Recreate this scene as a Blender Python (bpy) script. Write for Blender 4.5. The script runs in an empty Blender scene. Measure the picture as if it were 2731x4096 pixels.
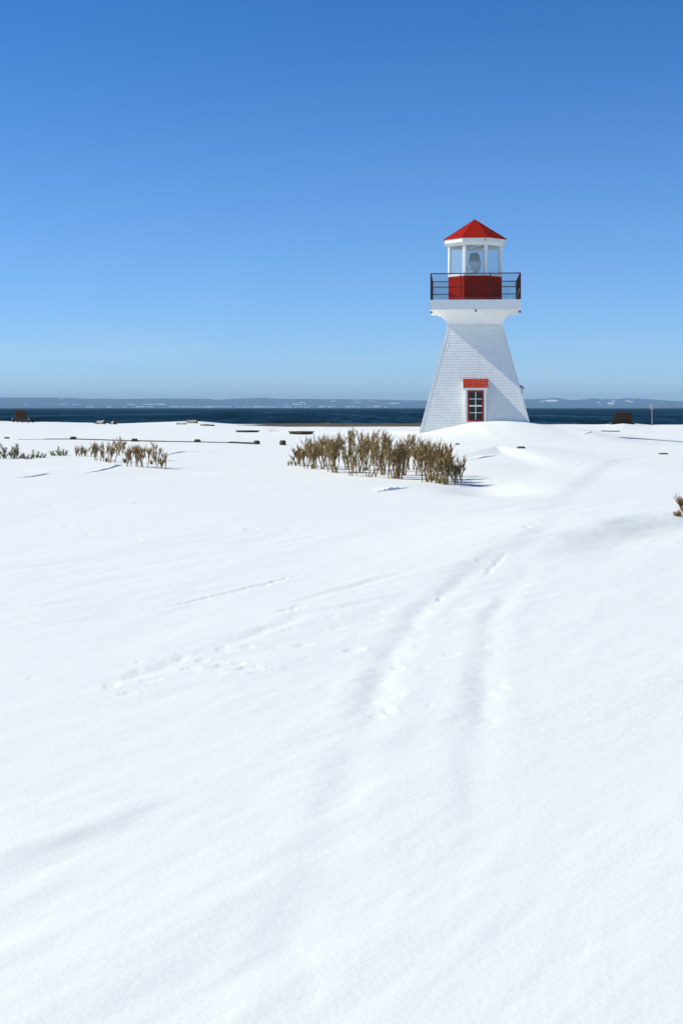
import bpy, math, random
import numpy as np
from mathutils import Vector, Matrix, Euler

# ------------------------------------------------------------------ camera, sky, sun, exposure
# World: eye level is z = 0, the camera looks along +Y, units are metres.
scene = bpy.context.scene
col = scene.collection
W, HH, F, HZ, CX = 2731.0, 4096.0, 5500.0, 1631.0, 1365.5      # photo frame, focal length and horizon in its pixels
cd = bpy.data.cameras.new('camera'); cam = bpy.data.objects.new('camera', cd); col.objects.link(cam)
cam.location = (0, 0, 0); cam.rotation_euler = (math.radians(90), 0, 0)
cd.sensor_fit = 'VERTICAL'; cd.sensor_height = 36.0; cd.sensor_width = 24.0
cd.lens = 36.0 * F / HH
cd.shift_y = -(HH / 2 - HZ) / HH
cd.clip_start = 0.1; cd.clip_end = 60000
scene.camera = cam

SUN_EL = math.radians(41.5)
SUN_BACK = math.radians(6.3)                                    # the sun stands to the left, a little behind the tower front
SUN = Vector((-math.cos(SUN_EL) * math.cos(SUN_BACK), math.cos(SUN_EL) * math.sin(SUN_BACK), math.sin(SUN_EL)))
world = bpy.data.worlds.new('World'); scene.world = world; world.use_nodes = True
wn = world.node_tree; wn.nodes.clear()
w_out = wn.nodes.new('ShaderNodeOutputWorld'); w_bg = wn.nodes.new('ShaderNodeBackground')
sky = wn.nodes.new('ShaderNodeTexSky'); sky.sky_type = 'NISHITA'; sky.sun_disc = False
sky.sun_elevation = SUN_EL
sky.sun_rotation = math.atan2(SUN.x, SUN.y)
sky.altitude = 2800.0; sky.air_density = 1.0; sky.dust_density = 0.0; sky.ozone_density = 10.0
w_hsv = wn.nodes.new('ShaderNodeHueSaturation'); w_hsv.inputs['Saturation'].default_value = 1.12
wn.links.new(sky.outputs[0], w_hsv.inputs['Color'])
w_tc = wn.nodes.new('ShaderNodeTexCoord'); w_sep = wn.nodes.new('ShaderNodeSeparateXYZ'); wn.links.new(w_tc.outputs['Generated'], w_sep.inputs[0])
w_mp = wn.nodes.new('ShaderNodeMapping'); w_mp.inputs['Scale'].default_value = (2.2, 2.2, 22.0); wn.links.new(w_tc.outputs['Generated'], w_mp.inputs[0])
w_ns = wn.nodes.new('ShaderNodeTexNoise'); w_ns.inputs['Scale'].default_value = 2.6; w_ns.inputs['Detail'].default_value = 7; w_ns.inputs['Roughness'].default_value = 0.6; wn.links.new(w_mp.outputs[0], w_ns.inputs['Vector'])
w_c = wn.nodes.new('ShaderNodeMapRange'); w_c.inputs[1].default_value = 0.48; w_c.inputs[2].default_value = 0.72; w_c.inputs[3].default_value = 0.0; w_c.inputs[4].default_value = 0.42; wn.links.new(w_ns.outputs[0], w_c.inputs[0])
w_lo = wn.nodes.new('ShaderNodeMapRange'); w_lo.interpolation_type = 'SMOOTHSTEP'; w_lo.inputs[1].default_value = 0.015; w_lo.inputs[2].default_value = 0.075; w_lo.inputs[3].default_value = 1.0; w_lo.inputs[4].default_value = 0.0; wn.links.new(w_sep.outputs[2], w_lo.inputs[0])
w_el = wn.nodes.new('ShaderNodeMapRange'); w_el.interpolation_type = 'SMOOTHSTEP'; w_el.inputs[1].default_value = 0.02; w_el.inputs[2].default_value = 0.30; w_el.inputs[3].default_value = 0.15; w_el.inputs[4].default_value = 0.0; wn.links.new(w_sep.outputs[2], w_el.inputs[0])
w_ml = wn.nodes.new('ShaderNodeMath'); w_ml.operation = 'MULTIPLY_ADD'; wn.links.new(w_c.outputs[0], w_ml.inputs[0]); wn.links.new(w_lo.outputs[0], w_ml.inputs[1]); wn.links.new(w_el.outputs[0], w_ml.inputs[2])
w_mx = wn.nodes.new('ShaderNodeMix'); w_mx.data_type = 'RGBA'; w_mx.inputs[7].default_value = (4.3, 5.5, 6.9, 1)
wn.links.new(w_ml.outputs[0], w_mx.inputs[0]); wn.links.new(w_hsv.outputs[0], w_mx.inputs[6]); wn.links.new(w_mx.outputs[2], w_bg.inputs[0]); w_bg.inputs[1].default_value = 0.14
wn.links.new(w_bg.outputs[0], w_out.inputs[0])

sd = bpy.data.lights.new('sun', 'SUN'); sun = bpy.data.objects.new('sun', sd); col.objects.link(sun)
sd.energy = 4.5; sd.angle = math.radians(0.53); sd.color = (1.0, 0.965, 0.83)
sun.rotation_euler = SUN.to_track_quat('Z', 'Y').to_euler()
sun.location = (-60, 60, 80)

scene.view_settings.view_transform = 'Standard'; scene.view_settings.look = 'None'
scene.view_settings.exposure = 0.0; scene.view_settings.gamma = 1.0
scene.view_settings.use_curve_mapping = False
try:
    scene.cycles.use_denoising = True
    scene.cycles.max_bounces = 8; scene.cycles.diffuse_bounces = 4
    scene.cycles.transparent_max_bounces = 16; scene.cycles.volume_bounces = 0
except Exception:
    pass

# ------------------------------------------------------------------ helpers
rng = random.Random(11)

def tag(o, label=None, cat=None, group=None, kind=None):
    if label: o['label'] = label
    if cat: o['category'] = cat
    if group: o['group'] = group
    if kind: o['kind'] = kind
    return o

def empty(name, loc, rz=0.0, label=None, cat=None, group=None):
    o = bpy.data.objects.new(name, None); col.objects.link(o)
    o.empty_display_size = 0.3
    o.location = loc; o.rotation_euler = (0, 0, rz)
    return tag(o, label, cat, group)

def link_mesh(name, me, mat=None, parent=None):
    o = bpy.data.objects.new(name, me); col.objects.link(o)
    if mat is not None and not me.materials: me.materials.append(mat)
    if parent is not None: o.parent = parent
    return o

class MB:
    """collects shapes and links them as one mesh object"""
    def __init__(self): self.v = []; self.f = []
    def add(self, vs, fs):
        n = len(self.v); self.v += [tuple(p) for p in vs]; self.f += [tuple(i + n for i in q) for q in fs]; return self
    def hexa(self, p):
        """8 points: bottom ring 0-3, top ring 4-7, both counter-clockwise seen from above"""
        return self.add(p, [(3, 2, 1, 0), (4, 5, 6, 7), (0, 1, 5, 4), (1, 2, 6, 5), (2, 3, 7, 6), (3, 0, 4, 7)])
    def box(self, c, s, rot=None, bev=0.0):
        x, y, z = s[0] / 2, s[1] / 2, s[2] / 2
        if bev <= 0:
            p = [(-x, -y, -z), (x, -y, -z), (x, y, -z), (-x, y, -z), (-x, -y, z), (x, -y, z), (x, y, z), (-x, y, z)]
            fs = [(3, 2, 1, 0), (4, 5, 6, 7), (0, 1, 5, 4), (1, 2, 6, 5), (2, 3, 7, 6), (3, 0, 4, 7)]
        else:
            b = min(bev, 0.45 * min(s)); p = []; fs = []
            for zz, k in ((-z, b), (-z + b, 0), (z - b, 0), (z, b)):
                X, Y = x - k, y - k
                c_ = b if k == 0 else b * 0.5
                p += [(-X + c_, -Y, zz), (X - c_, -Y, zz), (X, -Y + c_, zz), (X, Y - c_, zz), (X - c_, Y, zz), (-X + c_, Y, zz), (-X, Y - c_, zz), (-X, -Y + c_, zz)]
            for r in range(3):
                for i in range(8):
                    a, b2 = r * 8 + i, r * 8 + (i + 1) % 8
                    fs.append((a, b2, b2 + 8, a + 8))
            fs.append(tuple(reversed(range(8)))); fs.append(tuple(range(24, 32)))
        c = Vector(c)
        if rot is None: return self.add([c + Vector(q) for q in p], fs)
        m = rot if isinstance(rot, Matrix) else Euler(rot).to_matrix()
        return self.add([c + m @ Vector(q) for q in p], fs)
    def tube(self, pts, rad, n=6, cap=True):
        pts = [Vector(p) for p in pts]
        if not isinstance(rad, (list, tuple)): rad = [rad] * len(pts)
        vs = []; fs = []; ref = None
        for i, p in enumerate(pts):
            d = (pts[min(i + 1, len(pts) - 1)] - pts[max(i - 1, 0)])
            d = d.normalized() if d.length > 1e-9 else Vector((0, 0, 1))
            if ref is None: ref = Vector((1, 0, 0)) if abs(d.x) < 0.8 else Vector((0, 1, 0))
            a = d.cross(ref).normalized(); b = d.cross(a); ref = b.cross(d) if b.cross(d).length > 1e-6 else ref
            for k in range(n):
                t = 2 * math.pi * k / n
                vs.append(p + (a * math.cos(t) + b * math.sin(t)) * rad[i])
        for i in range(len(pts) - 1):
            for k in range(n):
                a0 = i * n + k; b0 = i * n + (k + 1) % n
                fs.append((a0, b0, b0 + n, a0 + n))
        if cap:
            fs.append(tuple(reversed(range(n)))); fs.append(tuple(range((len(pts) - 1) * n, len(pts) * n)))
        return self.add(vs, fs)
    def lathe(self, prof, c=(0, 0, 0), n=20):
        vs = []; fs = []
        for r, z in prof:
            for k in range(n):
                t = 2 * math.pi * k / n
                vs.append((c[0] + r * math.cos(t), c[1] + r * math.sin(t), c[2] + z))
        for i in range(len(prof) - 1):
            for k in range(n):
                fs.append((i * n + k, i * n + (k + 1) % n, (i + 1) * n + (k + 1) % n, (i + 1) * n + k))
        fs.append(tuple(reversed(range(n)))); fs.append(tuple(range((len(prof) - 1) * n, len(prof) * n)))
        return self.add(vs, fs)
    def build(self, name, mat, parent=None, smooth=False, offset=None):
        me = bpy.data.meshes.new(name)
        v = self.v if offset is None else [(p[0] + offset[0], p[1] + offset[1], p[2] + offset[2]) for p in self.v]
        me.from_pydata(v, [], self.f); me.update()
        if smooth: me.polygons.foreach_set('use_smooth', [True] * len(me.polygons))
        return link_mesh(name, me, mat, parent)

ORD = ['first', 'second', 'third', 'fourth', 'fifth', 'sixth', 'seventh', 'eighth', 'ninth', 'tenth', 'eleventh', 'twelfth', 'thirteenth',
       'fourteenth', 'fifteenth', 'sixteenth', 'seventeenth', 'eighteenth', 'nineteenth', 'twentieth', 'twenty-first', 'twenty-second',
       'twenty-third', 'twenty-fourth', 'twenty-fifth', 'twenty-sixth', 'twenty-seventh', 'twenty-eighth', 'twenty-ninth', 'thirtieth',
       'thirty-first', 'thirty-second', 'thirty-third', 'thirty-fourth', 'thirty-fifth', 'thirty-sixth', 'thirty-seventh', 'thirty-eighth']

# ------------------------------------------------------------------ materials
MATS = {}
def mat(name, base, rough=0.6, spec=0.3, noise=None, bump=None, metallic=0.0):
    """noise = (scale, colour2, low, high[, stretch xyz]); bump = (scale, strength, distance)"""
    m = bpy.data.materials.new(name); m.use_nodes = True; MATS[name] = m
    nt = m.node_tree; b = nt.nodes['Principled BSDF']
    b.inputs['Base Color'].default_value = (*base, 1); b.inputs['Roughness'].default_value = rough
    b.inputs['Specular IOR Level'].default_value = spec; b.inputs['Metallic'].default_value = metallic
    tc = nt.nodes.new('ShaderNodeTexCoord')
    if noise:
        mp = nt.nodes.new('ShaderNodeMapping'); nt.links.new(tc.outputs['Object'], mp.inputs[0])
        if len(noise) > 4: mp.inputs['Scale'].default_value = noise[4]
        n = nt.nodes.new('ShaderNodeTexNoise'); n.inputs['Scale'].default_value = noise[0]; n.inputs['Detail'].default_value = 6
        nt.links.new(mp.outputs[0], n.inputs['Vector'])
        r = nt.nodes.new('ShaderNodeMapRange'); r.inputs[1].default_value = noise[2]; r.inputs[2].default_value = noise[3]
        nt.links.new(n.outputs[0], r.inputs[0])
        mx = nt.nodes.new('ShaderNodeMix'); mx.data_type = 'RGBA'
        mx.inputs[6].default_value = (*base, 1); mx.inputs[7].default_value = (*noise[1], 1)
        nt.links.new(r.outputs[0], mx.inputs[0]); nt.links.new(mx.outputs[2], b.inputs['Base Color'])
    if bump:
        n2 = nt.nodes.new('ShaderNodeTexNoise'); n2.inputs['Scale'].default_value = bump[0]; n2.inputs['Detail'].default_value = 5
        nt.links.new(tc.outputs['Object'], n2.inputs['Vector'])
        bp = nt.nodes.new('ShaderNodeBump'); bp.inputs['Strength'].default_value = bump[1]; bp.inputs['Distance'].default_value = bump[2]
        nt.links.new(n2.outputs[0], bp.inputs['Height']); nt.links.new(bp.outputs[0], b.inputs['Normal'])
    return m

mat('white_paint', (0.83, 0.835, 0.80), 0.5, 0.2, (5.0, (0.76, 0.765, 0.745), 0.45, 0.75))
mat('shingle_paint', (0.85, 0.855, 0.81), 0.65, 0.1, (3.0, (0.79, 0.795, 0.765), 0.42, 0.72))
_nt = MATS['shingle_paint'].node_tree; _b = _nt.nodes['Principled BSDF']; _src = _b.inputs['Base Color'].links[0].from_socket
_tc = [n for n in _nt.nodes if n.type == 'TEX_COORD'][0]
_mp = _nt.nodes.new('ShaderNodeMapping'); _mp.inputs['Scale'].default_value = (1, 1, 0.45); _nt.links.new(_tc.outputs['Object'], _mp.inputs[0])
_n = _nt.nodes.new('ShaderNodeTexNoise'); _n.inputs['Scale'].default_value = 11.0; _n.inputs['Detail'].default_value = 3; _nt.links.new(_mp.outputs[0], _n.inputs['Vector'])
_r = _nt.nodes.new('ShaderNodeMapRange'); _r.inputs[1].default_value = 0.71; _r.inputs[2].default_value = 0.78; _nt.links.new(_n.outputs[0], _r.inputs[0])
_m = _nt.nodes.new('ShaderNodeMix'); _m.data_type = 'RGBA'; _m.inputs[7].default_value = (0.30, 0.27, 0.23, 1)
_nt.links.new(_r.outputs[0], _m.inputs[0]); _nt.links.new(_src, _m.inputs[6]); _nt.links.new(_m.outputs[2], _b.inputs['Base Color'])
mat('corner_paint', (0.78, 0.785, 0.755), 0.6, 0.1, (4.0, (0.71, 0.72, 0.71), 0.45, 0.7))
mat('cove_paint', (0.82, 0.815, 0.79), 0.5, 0.3, (2.0, (0.77, 0.77, 0.75), 0.4, 0.7))
mat('red_wall', (0.36, 0.016, 0.004), 0.6, 0.03, (6.0, (0.31, 0.02, 0.007), 0.4, 0.7))
mat('red_roof', (0.38, 0.016, 0.004), 0.5, 0.04, (3.0, (0.33, 0.018, 0.006), 0.4, 0.7))
mat('red_frame', (0.36, 0.030, 0.012), 0.5, 0.25, (8.0, (0.30, 0.026, 0.012), 0.4, 0.7))
mat('worn_red', (0.46, 0.040, 0.015), 0.6, 0.2, (13.0, (0.75, 0.62, 0.55), 0.63, 0.68, (1.0, 1.0, 2.6)))
mat('rail_paint', (0.10, 0.024, 0.014), 0.5, 0.3, (20.0, (0.05, 0.018, 0.014), 0.4, 0.7))
mat('wire', (0.04, 0.03, 0.03), 0.6, 0.2)
mat('tension_wire', (0.45, 0.42, 0.38), 0.5, 0.4)
mat('black_metal', (0.03, 0.03, 0.03), 0.5, 0.4)
mat('dark_glass', (0.022, 0.027, 0.024), 0.08, 0.25, (2.0, (0.018, 0.02, 0.017), 0.4, 0.6))
mat('dome', (0.10, 0.11, 0.115), 0.18, 0.4, (3.0, (0.20, 0.21, 0.215), 0.35, 0.7))
mat('beacon_white', (0.66, 0.68, 0.70), 0.35, 0.4)
mat('interior_grey', (0.34, 0.36, 0.37), 0.7, 0.2)
mat('timber', (0.100, 0.078, 0.045), 0.85, 0.15, (7.0, (0.060, 0.046, 0.026), 0.35, 0.7, (1, 1, 4)), (30, 0.5, 0.01))
mat('bench_wood', (0.072, 0.040, 0.016), 0.7, 0.1, (6.0, (0.040, 0.021, 0.009), 0.35, 0.7, (4, 4, 1)), (30, 0.4, 0.01))
mat('bench_grey', (0.26, 0.22, 0.17), 0.8, 0.2, (6.0, (0.18, 0.15, 0.12), 0.35, 0.7), (30, 0.4, 0.01))
mat('driftwood', (0.46, 0.41, 0.33), 0.85, 0.15, (5.0, (0.30, 0.26, 0.20), 0.35, 0.7, (1, 6, 6)), (20, 0.6, 0.02))
mat('log_end', (0.12, 0.095, 0.06), 0.9, 0.1, (10.0, (0.07, 0.055, 0.035), 0.4, 0.7))
mat('bark', (0.40, 0.285, 0.135), 0.9, 0.05, (9.0, (0.16, 0.11, 0.048), 0.40, 0.60), (60, 0.5, 0.004))
mat('twig', (0.155, 0.108, 0.048), 0.9, 0.1, (14.0, (0.10, 0.066, 0.030), 0.35, 0.7))
mat('red_twig', (0.22, 0.12, 0.06), 0.9, 0.1, (14.0, (0.14, 0.065, 0.03), 0.35, 0.7))
mat('needle', (0.27, 0.25, 0.10), 0.7, 0.1, (8.0, (0.18, 0.175, 0.065), 0.35, 0.65))
mat('dry_grass', (0.50, 0.40, 0.24), 0.9, 0.1, (8.0, (0.36, 0.27, 0.15), 0.35, 0.65))
mat('sign_metal', (0.72, 0.73, 0.72), 0.5, 0.4)
mat('post_metal', (0.27, 0.27, 0.25), 0.6, 0.4)
mat('bird', (0.03, 0.035, 0.04), 0.8, 0.1)
mat('house_white', (0.85, 0.85, 0.83), 0.7, 0.2)
mat('house_roof', (0.80, 0.82, 0.85), 0.8, 0.2)
mat('beach', (0.085, 0.066, 0.04), 0.9, 0.1, (5.0, (0.18, 0.145, 0.10), 0.45, 0.62), (14, 0.9, 0.06))

# clear glass of the lantern: mostly transparent with a weak reflection
m = bpy.data.materials.new('lantern_glass'); m.use_nodes = True; MATS['lantern_glass'] = m
nt = m.node_tree; nt.nodes.clear()
o_ = nt.nodes.new('ShaderNodeOutputMaterial'); t_ = nt.nodes.new('ShaderNodeBsdfTransparent'); g_ = nt.nodes.new('ShaderNodeBsdfGlossy')
t_.inputs[0].default_value = (0.90, 0.95, 0.96, 1); g_.inputs['Roughness'].default_value = 0.03
mx = nt.nodes.new('ShaderNodeMixShader')
mx.inputs[0].default_value = 0.06; nt.links.new(t_.outputs[0], mx.inputs[1]); nt.links.new(g_.outputs[0], mx.inputs[2])
df = nt.nodes.new('ShaderNodeBsdfDiffuse'); df.inputs[0].default_value = (0.75, 0.80, 0.78, 1); m2 = nt.nodes.new('ShaderNodeMixShader'); m2.inputs[0].default_value = 0.20
nt.links.new(mx.outputs[0], m2.inputs[1]); nt.links.new(df.outputs[0], m2.inputs[2]); nt.links.new(m2.outputs[0], o_.inputs[0])

# snow: white, grainy, with wind-packed crust relief
m = bpy.data.materials.new('snow'); m.use_nodes = True; MATS['snow'] = m
nt = m.node_tree; b = nt.nodes['Principled BSDF']
b.inputs['Base Color'].default_value = (0.905, 0.905, 0.835, 1); b.inputs['Roughness'].default_value = 0.65
b.inputs['Specular IOR Level'].default_value = 0.22
tc = nt.nodes.new('ShaderNodeTexCoord')
mp = nt.nodes.new('ShaderNodeMapping'); mp.vector_type = 'TEXTURE'; mp.inputs['Rotation'].default_value = (0, 0, math.radians(48)); mp.inputs['Scale'].default_value = (2.4, 0.8, 1.0)
nt.links.new(tc.outputs['Object'], mp.inputs[0])
n1 = nt.nodes.new('ShaderNodeTexNoise'); n1.inputs['Scale'].default_value = 2.6; n1.inputs['Detail'].default_value = 7; n1.inputs['Roughness'].default_value = 0.62
nt.links.new(mp.outputs[0], n1.inputs['Vector'])
n2 = nt.nodes.new('ShaderNodeTexNoise'); n2.inputs['Scale'].default_value = 48.0; n2.inputs['Detail'].default_value = 3
nt.links.new(tc.outputs['Object'], n2.inputs['Vector'])
b1 = nt.nodes.new('ShaderNodeBump'); b1.inputs['Strength'].default_value = 0.10; b1.inputs['Distance'].default_value = 0.06
b2 = nt.nodes.new('ShaderNodeBump'); b2.inputs['Strength'].default_value = 0.13; b2.inputs['Distance'].default_value = 0.012
nt.links.new(n1.outputs[0], b1.inputs['Height']); nt.links.new(n2.outputs[0], b2.inputs['Height'])
n3 = nt.nodes.new('ShaderNodeTexNoise'); n3.inputs['Scale'].default_value = 9.0; n3.inputs['Detail'].default_value = 8; n3.inputs['Roughness'].default_value = 0.7
nt.links.new(mp.outputs[0], n3.inputs['Vector'])
n4 = nt.nodes.new('ShaderNodeTexNoise'); n4.inputs['Scale'].default_value = 0.55; n4.inputs['Detail'].default_value = 4
nt.links.new(mp.outputs[0], n4.inputs['Vector'])
r4 = nt.nodes.new('ShaderNodeMapRange'); r4.inputs[1].default_value = 0.52; r4.inputs[2].default_value = 0.68; nt.links.new(n4.outputs[0], r4.inputs[0])
ml = nt.nodes.new('ShaderNodeMath'); ml.operation = 'MULTIPLY'; nt.links.new(n3.outputs[0], ml.inputs[0]); nt.links.new(r4.outputs[0], ml.inputs[1])
b3 = nt.nodes.new('ShaderNodeBump'); b3.inputs['Strength'].default_value = 0.30; b3.inputs['Distance'].default_value = 0.03
nt.links.new(ml.outputs[0], b3.inputs['Height'])
nt.links.new(b1.outputs[0], b3.inputs['Normal']); nt.links.new(b3.outputs[0], b2.inputs['Normal']); nt.links.new(b2.outputs[0], b.inputs['Normal'])

# sea: dark navy ruffled by wind, wave glints painted by the colour ramp
m = bpy.data.materials.new('sea'); m.use_nodes = True; MATS['sea'] = m
nt = m.node_tree; b = nt.nodes['Principled BSDF']
b.inputs['Roughness'].default_value = 0.35; b.inputs['IOR'].default_value = 1.33; b.inputs['Specular IOR Level'].default_value = 0.0
tc = nt.nodes.new('ShaderNodeTexCoord')
def sea_noise(scale, st, detail):
    mp = nt.nodes.new('ShaderNodeMapping'); mp.inputs['Scale'].default_value = st
    nt.links.new(tc.outputs['Object'], mp.inputs[0])
    n = nt.nodes.new('ShaderNodeTexNoise'); n.inputs['Scale'].default_value = scale; n.inputs['Detail'].default_value = detail; n.inputs['Roughness'].default_value = 0.6
    nt.links.new(mp.outputs[0], n.inputs['Vector']); return n
na = sea_noise(0.55, (1.0, 0.16, 1.0), 5); nb = sea_noise(0.05, (1.0, 0.10, 1.0), 4)
ad = nt.nodes.new('ShaderNodeMath'); ad.operation = 'ADD'; nt.links.new(na.outputs[0], ad.inputs[0]); nt.links.new(nb.outputs[0], ad.inputs[1])
rp = nt.nodes.new('ShaderNodeValToRGB'); nt.links.new(ad.outputs[0], rp.inputs[0])
mr = nt.nodes.new('ShaderNodeMapRange'); mr.inputs[1].default_value = 0.82; mr.inputs[2].default_value = 1.2
nt.links.new(ad.outputs[0], mr.inputs[0]); nt.links.new(mr.outputs[0], rp.inputs[0])
e = rp.color_ramp.elements
e[0].position = 0.0; e[0].color = (0.003, 0.016, 0.028, 1); e[1].position = 1.0; e[1].color = (0.026, 0.088, 0.155, 1)
q = e.new(0.5); q.color = (0.006, 0.032, 0.064, 1)
nt.links.new(rp.outputs[0], b.inputs['Base Color'])
bp = nt.nodes.new('ShaderNodeBump'); bp.inputs['Strength'].default_value = 0.5; bp.inputs['Distance'].default_value = 0.3
nt.links.new(na.outputs[0], bp.inputs['Height']); nt.links.new(bp.outputs[0], b.inputs['Normal'])

# far wooded hills, bare winter forest and snow, with haze blue mixed into both colours
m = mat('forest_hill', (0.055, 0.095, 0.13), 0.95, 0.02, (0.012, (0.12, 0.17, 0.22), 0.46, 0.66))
mat('field_snow', (0.88, 0.89, 0.92), 0.8, 0.1)

# ------------------------------------------------------------------ the lie of the snow
def _hash(ix, iy, s):
    h = (ix.astype(np.int64) * 374761393 + iy.astype(np.int64) * 668265263 + s * 974634777) & 0xFFFFFFFF
    h = ((h ^ (h >> 13)) * 1274126177) & 0xFFFFFFFF
    h = h ^ (h >> 16)
    return (h & 0xFFFFFF) / float(0xFFFFFF)

def vnoise(x, y, s=0):
    x0 = np.floor(x); y0 = np.floor(y); fx = x - x0; fy = y - y0
    fx = fx * fx * fx * (fx * (fx * 6 - 15) + 10); fy = fy * fy * fy * (fy * (fy * 6 - 15) + 10)
    a = _hash(x0, y0, s); b_ = _hash(x0 + 1, y0, s); c = _hash(x0, y0 + 1, s); d = _hash(x0 + 1, y0 + 1, s)
    return (a * (1 - fx) + b_ * fx) * (1 - fy) + (c * (1 - fx) + d * fx) * fy - 0.5

def fbm(x, y, s, octv=4, g=0.5):
    t = 0; a = 1.0
    for i in range(octv):
        t = t + a * vnoise(x, y, s + i * 17); x = x * 2.03 + 11.3; y = y * 2.03 + 5.7; a *= g
    return t

def sstep(a, b_, x):
    t = np.clip((x - a) / (b_ - a), 0, 1); return t * t * (3 - 2 * t)

BASE_D = [-40, 4, 12, 20, 27, 36, 44, 50, 58, 64, 80, 100, 115, 140]
BASE_Z = [-1.60, -1.60, -1.58, -1.55, -1.50, -1.47, -1.38, -1.31, -1.21, -1.18, -1.19, -1.20, -1.22, -1.25]
CREST_PX = [-600, 0, 100, 180, 350, 480, 620, 740, 800, 880, 950, 1100, 1300, 1500, 1680, 1900, 2100, 2300, 2420, 2490, 2545, 2600, 2731, 3300]
CREST_Y = [1686, 1685, 1687, 1686, 1689, 1693, 1690, 1686, 1686, 1692, 1696, 1699, 1700, 1701, 1700, 1698, 1698, 1698, 1697, 1690, 1695, 1700, 1700, 1699]
DRIFT_PX = [1500, 1600, 1690, 1730, 1760, 1846, 1898, 1984, 2035, 2111, 2180, 2270, 2360, 2450, 2540]
DRIFT_Z = [-1.19, -1.19, -1.14, -1.07, -0.99, -0.80, -0.665, -0.60, -0.60, -0.655, -0.75, -0.80, -0.93, -1.10, -1.19]

def pt0(px, py, z=-1.55):
    D = F * -z / (py - HZ); return ((px - CX) / F * D, D)

TRACK_A = [pt0(*p) for p in [(1130, 4096), (1270, 3500), (1400, 3060), (1490, 2780), (1575, 2580), (1690, 2420), (1860, 2300), (2040, 2165)]]
TRACK_B = [pt0(*p) for p in [(1900, 3300), (1925, 2900), (1950, 2600), (1985, 2430), (2060, 2320), (2130, 2240)]]
TRACK_C = [pt0(*p) for p in [(300, 2740), (620, 2660), (900, 2560), (1230, 2440), (1500, 2390), (1750, 2330)]]
TRACK_D = [pt0(*p) for p in [(900, 2440), (1180, 2395), (1380, 2340), (1600, 2290), (1880, 2230)]]
TRACK_E = [pt0(*p) for p in [(-150, 3440), (60, 3340), (330, 3250), (620, 3120)]]

TRACK_F = [pt0(*p) for p in [(1700, 2385), (1790, 2350), (1880, 2325), (1940, 2292), (1985, 2248), (2010, 2215)]]
TRACK_G = [pt0(*p) for p in [(640, 2420), (900, 2360), (1150, 2300), (1400, 2262)]]
_dr = random.Random(21)
DENTS = []
def _dent(px, py, size, dp, jx=0.0):
    cx, cy = pt0(px, py); DENTS.append((cx + _dr.gauss(0, jx), cy + _dr.gauss(0, jx), size * _dr.uniform(.8, 1.3), size * _dr.uniform(.4, .7), _dr.uniform(0.3, 1.6), dp * _dr.uniform(.35, .9)))
for px, py, sz, dp in ((905, 2640, .10, .014), (1010, 2650, .10, .018), (1045, 2668, .07, .014), (650, 2622, .05, .010), (1220, 2560, .08, .008), (1420, 2575, .08, .010), (1190, 2412, .10, .009), (1150, 2425, .08, .008), (1760, 2378, .07, .014),
                       (2110, 2135, .10, .020), (2140, 2125, .07, .014), (2328, 1885, .20, .045), (2345, 1872, .13, .035), (2342, 1922, .14, .035), (1920, 2240, .06, .010), (1800, 2470, .05, .006), (1560, 2820, .06, .006), (130, 2690, .06, .007)):
    _dent(px, py, sz, dp)
for i in range(26): t = i / 25; _dent(330 + 1250 * t, 2735 - 330 * t + _dr.uniform(-18, 18), _dr.uniform(.025, .09), .006, .12)
for i in range(16): t = i / 15; _dent(1500 + 330 * t, 2820 - 440 * t, _dr.uniform(.03, .08), .005, .12)
for i in range(12): t = i / 11; _dent(1935 + 50 * t, 2800 - 370 * t, _dr.uniform(.03, .07), .004, .10)
for i in range(14): _dent(_dr.uniform(100, 1300), _dr.uniform(1960, 2160), _dr.uniform(.08, .16), .010)

def pl_dist(x, y, pl):
    """signed distance to a polyline (positive to its right going along it) and the run along it 0..1"""
    best = np.full_like(x, 1e9); sgn = np.zeros_like(x); par = np.zeros_like(x)
    n = len(pl) - 1
    for i in range(n):
        ax, ay = pl[i]; bx, by = pl[i + 1]; dx, dy = bx - ax, by - ay; L2 = dx * dx + dy * dy
        t = np.clip(((x - ax) * dx + (y - ay) * dy) / L2, 0, 1)
        ex = x - ax - t * dx; ey = y - ay - t * dy; d = np.sqrt(ex * ex + ey * ey)
        k = d < best
        best = np.where(k, d, best); sgn = np.where(k, np.sign(ex * dy - ey * dx), sgn); par = np.where(k, (i + t) / n, par)
    return best * sgn, par

def rut(x, y, pl, depth, width, berm, seed):
    d, t = pl_dist(x, y, pl)
    d = d + 0.05 * fbm(x * 1.7, y * 1.7, seed, 3) + 0.04 * fbm(x * 9, y * 9, seed + 5, 2)
    amp = np.sin(np.pi * np.clip(t, 0.02, 0.98)) ** 0.5 * (0.65 + 1.1 * fbm(x * 0.9, y * 0.9, seed + 3, 2))
    return amp * (-depth * np.exp(-(d / width) ** 2) + berm * np.exp(-((d + 1.9 * width) / (1.1 * width)) ** 2) + 0.4 * berm * np.exp(-((d - 1.9 * width) / (1.1 * width)) ** 2))

def step_drift(x, y, pl, h, run, back, seed):
    """a drift that rises gently on the left of its line and falls off over `run` on the right"""
    d, t = pl_dist(x, y, pl)
    d = d + 0.12 * fbm(x * 1.3, y * 1.3, seed, 3)
    amp = np.sin(np.pi * np.clip(t, 0.001, 0.999))
    up = np.where(d < 0, np.exp(-(d / back) ** 2), 1 - sstep(0, run, d))
    return h * amp * up

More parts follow.
